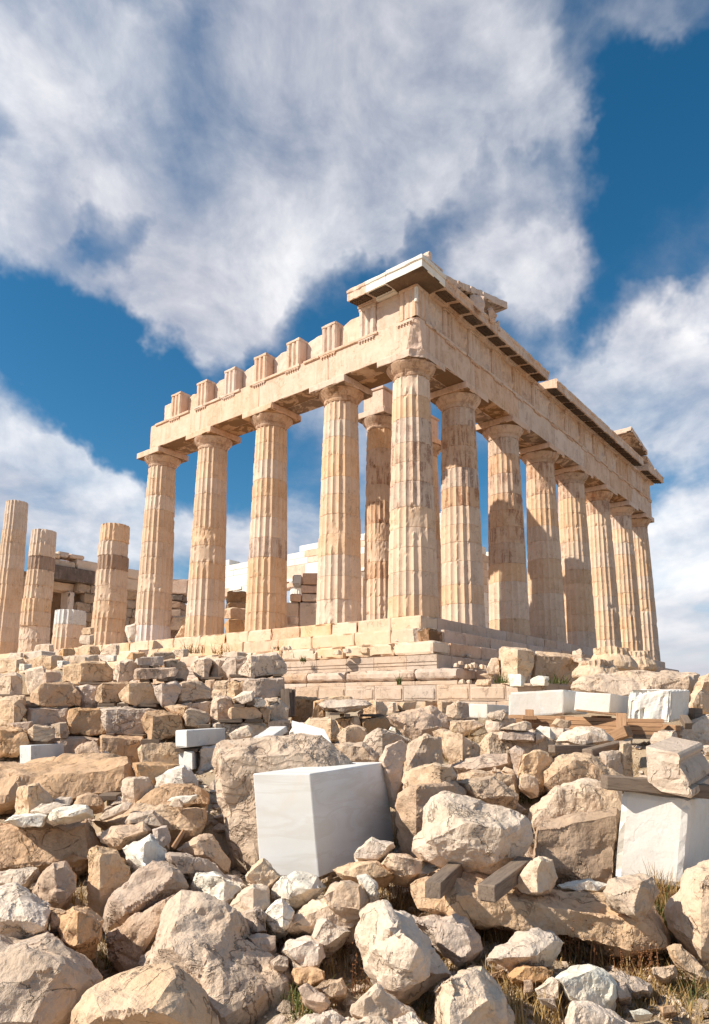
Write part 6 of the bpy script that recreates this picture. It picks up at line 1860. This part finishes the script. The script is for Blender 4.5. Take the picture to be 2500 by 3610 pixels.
# (tile, x, y, count, length, spread)
for (t_, x, y, n, L, sp) in [('F2', 200, 300, 70, .22, .16), ('F2', 170, 370, 80, .2, .18), ('F2', 250, 400, 60, .18, .15), ('F2', 330, 425, 60, .16, .15), ('F2', 540, 470, 70, .2, .16), ('F2', 600, 530, 80, .2, .18), ('F2', 680, 540, 70, .16, .18), ('F2', 560, 640, 70, .14, .2),
                              ('F2', 930, 590, 70, .2, .18), ('F2', 1020, 610, 80, .2, .2), ('F2', 1180, 640, 70, .17, .2), ('F2', 1300, 640, 80, .2, .22), ('F2', 1480, 640, 90, .22, .22), ('F2', 1400, 740, 90, .18, .25), ('F2', 1290, 790, 80, .16, .22), ('F2', 1450, 850, 90, .17, .22), ('F2', 1560, 760, 80, .2, .2), ('F2', 740, 830, 90, .2, .16), ('F2', 800, 880, 90, .18, .2), ('F2', 900, 880, 60, .14, .15),
                              ('F2', 760, 900, 70, .18, .2), ('F2', 1100, 880, 50, .12, .2), ('F2', 1550, 890, 80, .16, .2), ('F2', 620, 740, 60, .13, .16), ('F2', 1480, 560, 60, .24, .15), ('F2', 1400, 420, 110, .40, .12), ('F2', 1360, 380, 80, .35, .1), ('F2', 1040, 270, 60, .34, .12), ('F2', 190, 130, 60, .30, .12), ('F2', 230, 110, 40, .35, .1),
                              ('F1', 1060, 190, 70, .2, .15), ('F1', 1290, 210, 60, .16, .14), ('F1', 1330, 330, 70, .15, .15), ('F1', 1420, 300, 60, .16, .14), ('F1', 1500, 220, 80, .2, .15), ('F1', 1330, 470, 70, .17, .14), ('F1', 1240, 500, 60, .17, .12), ('F1', 1480, 640, 60, .15, .15), ('F1', 1520, 700, 60, .13, .15), ('F1', 1060, 470, 40, .18, .08), ('F1', 320, 360, 60, .2, .15), ('F1', 500, 450, 40, .16, .1), ('F1', 470, 660, 50, .3, .1), ('F1', 1400, 850, 60, .16, .15),
                              ('M2', 160, 800, 60, .6, .12), ('M2', 200, 760, 50, .55, .12), ('M2', 330, 500, 60, .3, .2), ('M2', 620, 450, 60, .35, .25), ('M2', 560, 620, 40, .3, .2), ('M2', 700, 740, 50, .25, .2), ('M2', 1180, 1180, 60, .35, .15), ('M2', 1250, 1100, 40, .3, .12), ('M1', 1180, 1250, 60, .4, .08), ('M1', 1400, 850, 60, .5, .12), ('M1', 1500, 420, 30, .3, .1), ('M1', 980, 790, 40, .25, .15), ('R1', 1250, 990, 40, .3, .12), ('R1', 450, 1200, 40, .25, .1), ('R1', 720, 1370, 50, .2, .12), ('L3', 1450, 660, 40, .25, .1)]:
    h_ = hit(TILE[t_][0] + x * TILE[t_][2], TILE[t_][1] + y * TILE[t_][2])
    if h_ is None: continue
    tuft(dry, h_, int(n * 1.1), L, sp)
for i in range(320):
    h_ = hit(rng.uniform(1250, 2500), rng.uniform(3180, 3610))
    if h_ is not None: tuft(dry, h_, 16, rng.uniform(.06, .15), .09, .8)
for (x, y, n, L) in [(180, 290, 10, .26), (420, 400, 8, .26), (470, 400, 10, .3), (540, 480, 10, .28), (600, 470, 12, .32), (690, 500, 14, .34), (740, 480, 14, .36), (780, 470, 12, .36), (830, 470, 9, .32), (880, 500, 8, .3), (960, 560, 12, .3), (1010, 570, 12, .3), (1060, 590, 9, .3), (1240, 620, 8, .22), (1290, 640, 8, .22), (30, 560, 6, .3), (60, 700, 6, .28)]:
    h_ = hit(1250 + x * .78321, 2900 + (y + 60) * .78321)
    if h_ is not None: stalks(rust, h_, int(n * 2.2), L, .14); tuft(rust, h_, 40, .12, .14, .7)
for (x, y, n, L) in [(1270, 210, 5, .32), (1330, 270, 5, .22), (1390, 290, 8, .25), (1500, 200, 10, .2), (1550, 180, 10, .18), (1330, 360, 10, .2), (1480, 520, 8, .22), (1510, 600, 10, .2), (1250, 560, 5, .2), (1090, 450, 4, .2), (1420, 500, 6, .2)]:
    h_ = hit(x * .78321, 2900 + y * .78321)
    if h_ is not None: stalks(rust, h_, n, L, .08); tuft(rust, h_, 34, .11, .11, .7)
for (t_, x, y, n, L, sp) in [('F1', 470, 670, 26, .30, .07), ('F1', 1340, 830, 70, .16, .10), ('F1', 1430, 800, 40, .16, .1), ('F1', 1230, 590, 40, .14, .08), ('F2', 410, 610, 40, .2, .07), ('F2', 1520, 800, 60, .18, .14), ('F2', 1390, 470, 50, .35, .08), ('F2', 420, 430, 30, .1, .08), ('F2', 290, 885, 30, .12, .08), ('F1', 1380, 880, 50, .15, .1), ('M2', 1040, 1240, 30, .2, .1), ('F2', 1260, 660, 24, .12, .1)]:
    h_ = hit(TILE[t_][0] + x * TILE[t_][2], TILE[t_][1] + y * TILE[t_][2])
    if h_ is not None: tuft(green, h_, n, L, sp, .45)
dry.done('dry_grass', M['straw'], 'dry straw-coloured grass between the stones', 'grass', 'stuff')
rust.done('dry_weeds', M['rustweed'], 'rust-brown dry weeds with small seed heads', 'weeds', 'stuff')
green.done('green_grass', M['green'], 'thin tufts of green grass between the stones', 'grass', 'stuff')

def plant(tile, x, y, d, n, L, sp, mat, label, lean=.5):
    B = Blades()
    tuft(B, tp(tile, x, y, d), n, L, sp, lean, .012)
    B.done('weed_plant', M[mat], label, 'plant')
plant('N', 415, 540, 24.1, 60, .75, .18, 'straw', 'yellow-green grass clump growing at the broken corner of the lowest step', .3)
plant('N', 290, 830, 20.9, 40, .38, .07, 'green', 'dark narrow weed growing out of the rough foundation course', .25)
plant('G', 1525, 752, 25.2, 60, .28, .12, 'green', 'round dark green weed on the foundation edge under the second column', .9)
plant('G', 1335, 650, 26.3, 60, .16, .4, 'green', 'flat green weed on the second step near the second south column', 1.1)
plant('Q', 340, 700, 19.5, 90, .35, .5, 'green', 'green grass strip at the foot of the long ledge boulder', .7)
plant('N', 1240, 812, 19.3, 60, .35, .2, 'green', 'green tuft at the foot of the squared ledge boulder', .6)
plant('G', 880, 690, 22.5, 60, .4, .4, 'straw', 'dry straw tuft on the lowest step below the third south column', .8)
plant('L2', 560, 60, 18.8, 60, .4, .3, 'straw', 'dry bush at the lowest step left of the third south column', .8)
tw = beam('thin broken twig sticking up beside the banded boulder', tp('L3', 1392, 772, 5.9), tp('L3', 1482, 628, 5.95), .03, .03, mat='wood_new', name='twig', cat='twig')
h_ = hit(1250 + 660 * .78321, 2900 + 634 * .78321)
if h_ is not None:
    v, f = block_geo(-.02, .02, -.012, .012, 0, .02, res=.02, er=.003)
    tag(mesh('litter', v + h_, f, M['cloth']), 'tiny bright blue scrap of litter by the cream wedge', 'litter')

for o in COL.objects:
    if o.parent is None and o.type in ('MESH', 'EMPTY') and 'kind' not in o: o['kind'] = 'thing'
tris = sum(len(o.data.loop_triangles) if False else sum(1 for _ in ()) for o in [])
print('objects', len(COL.objects))
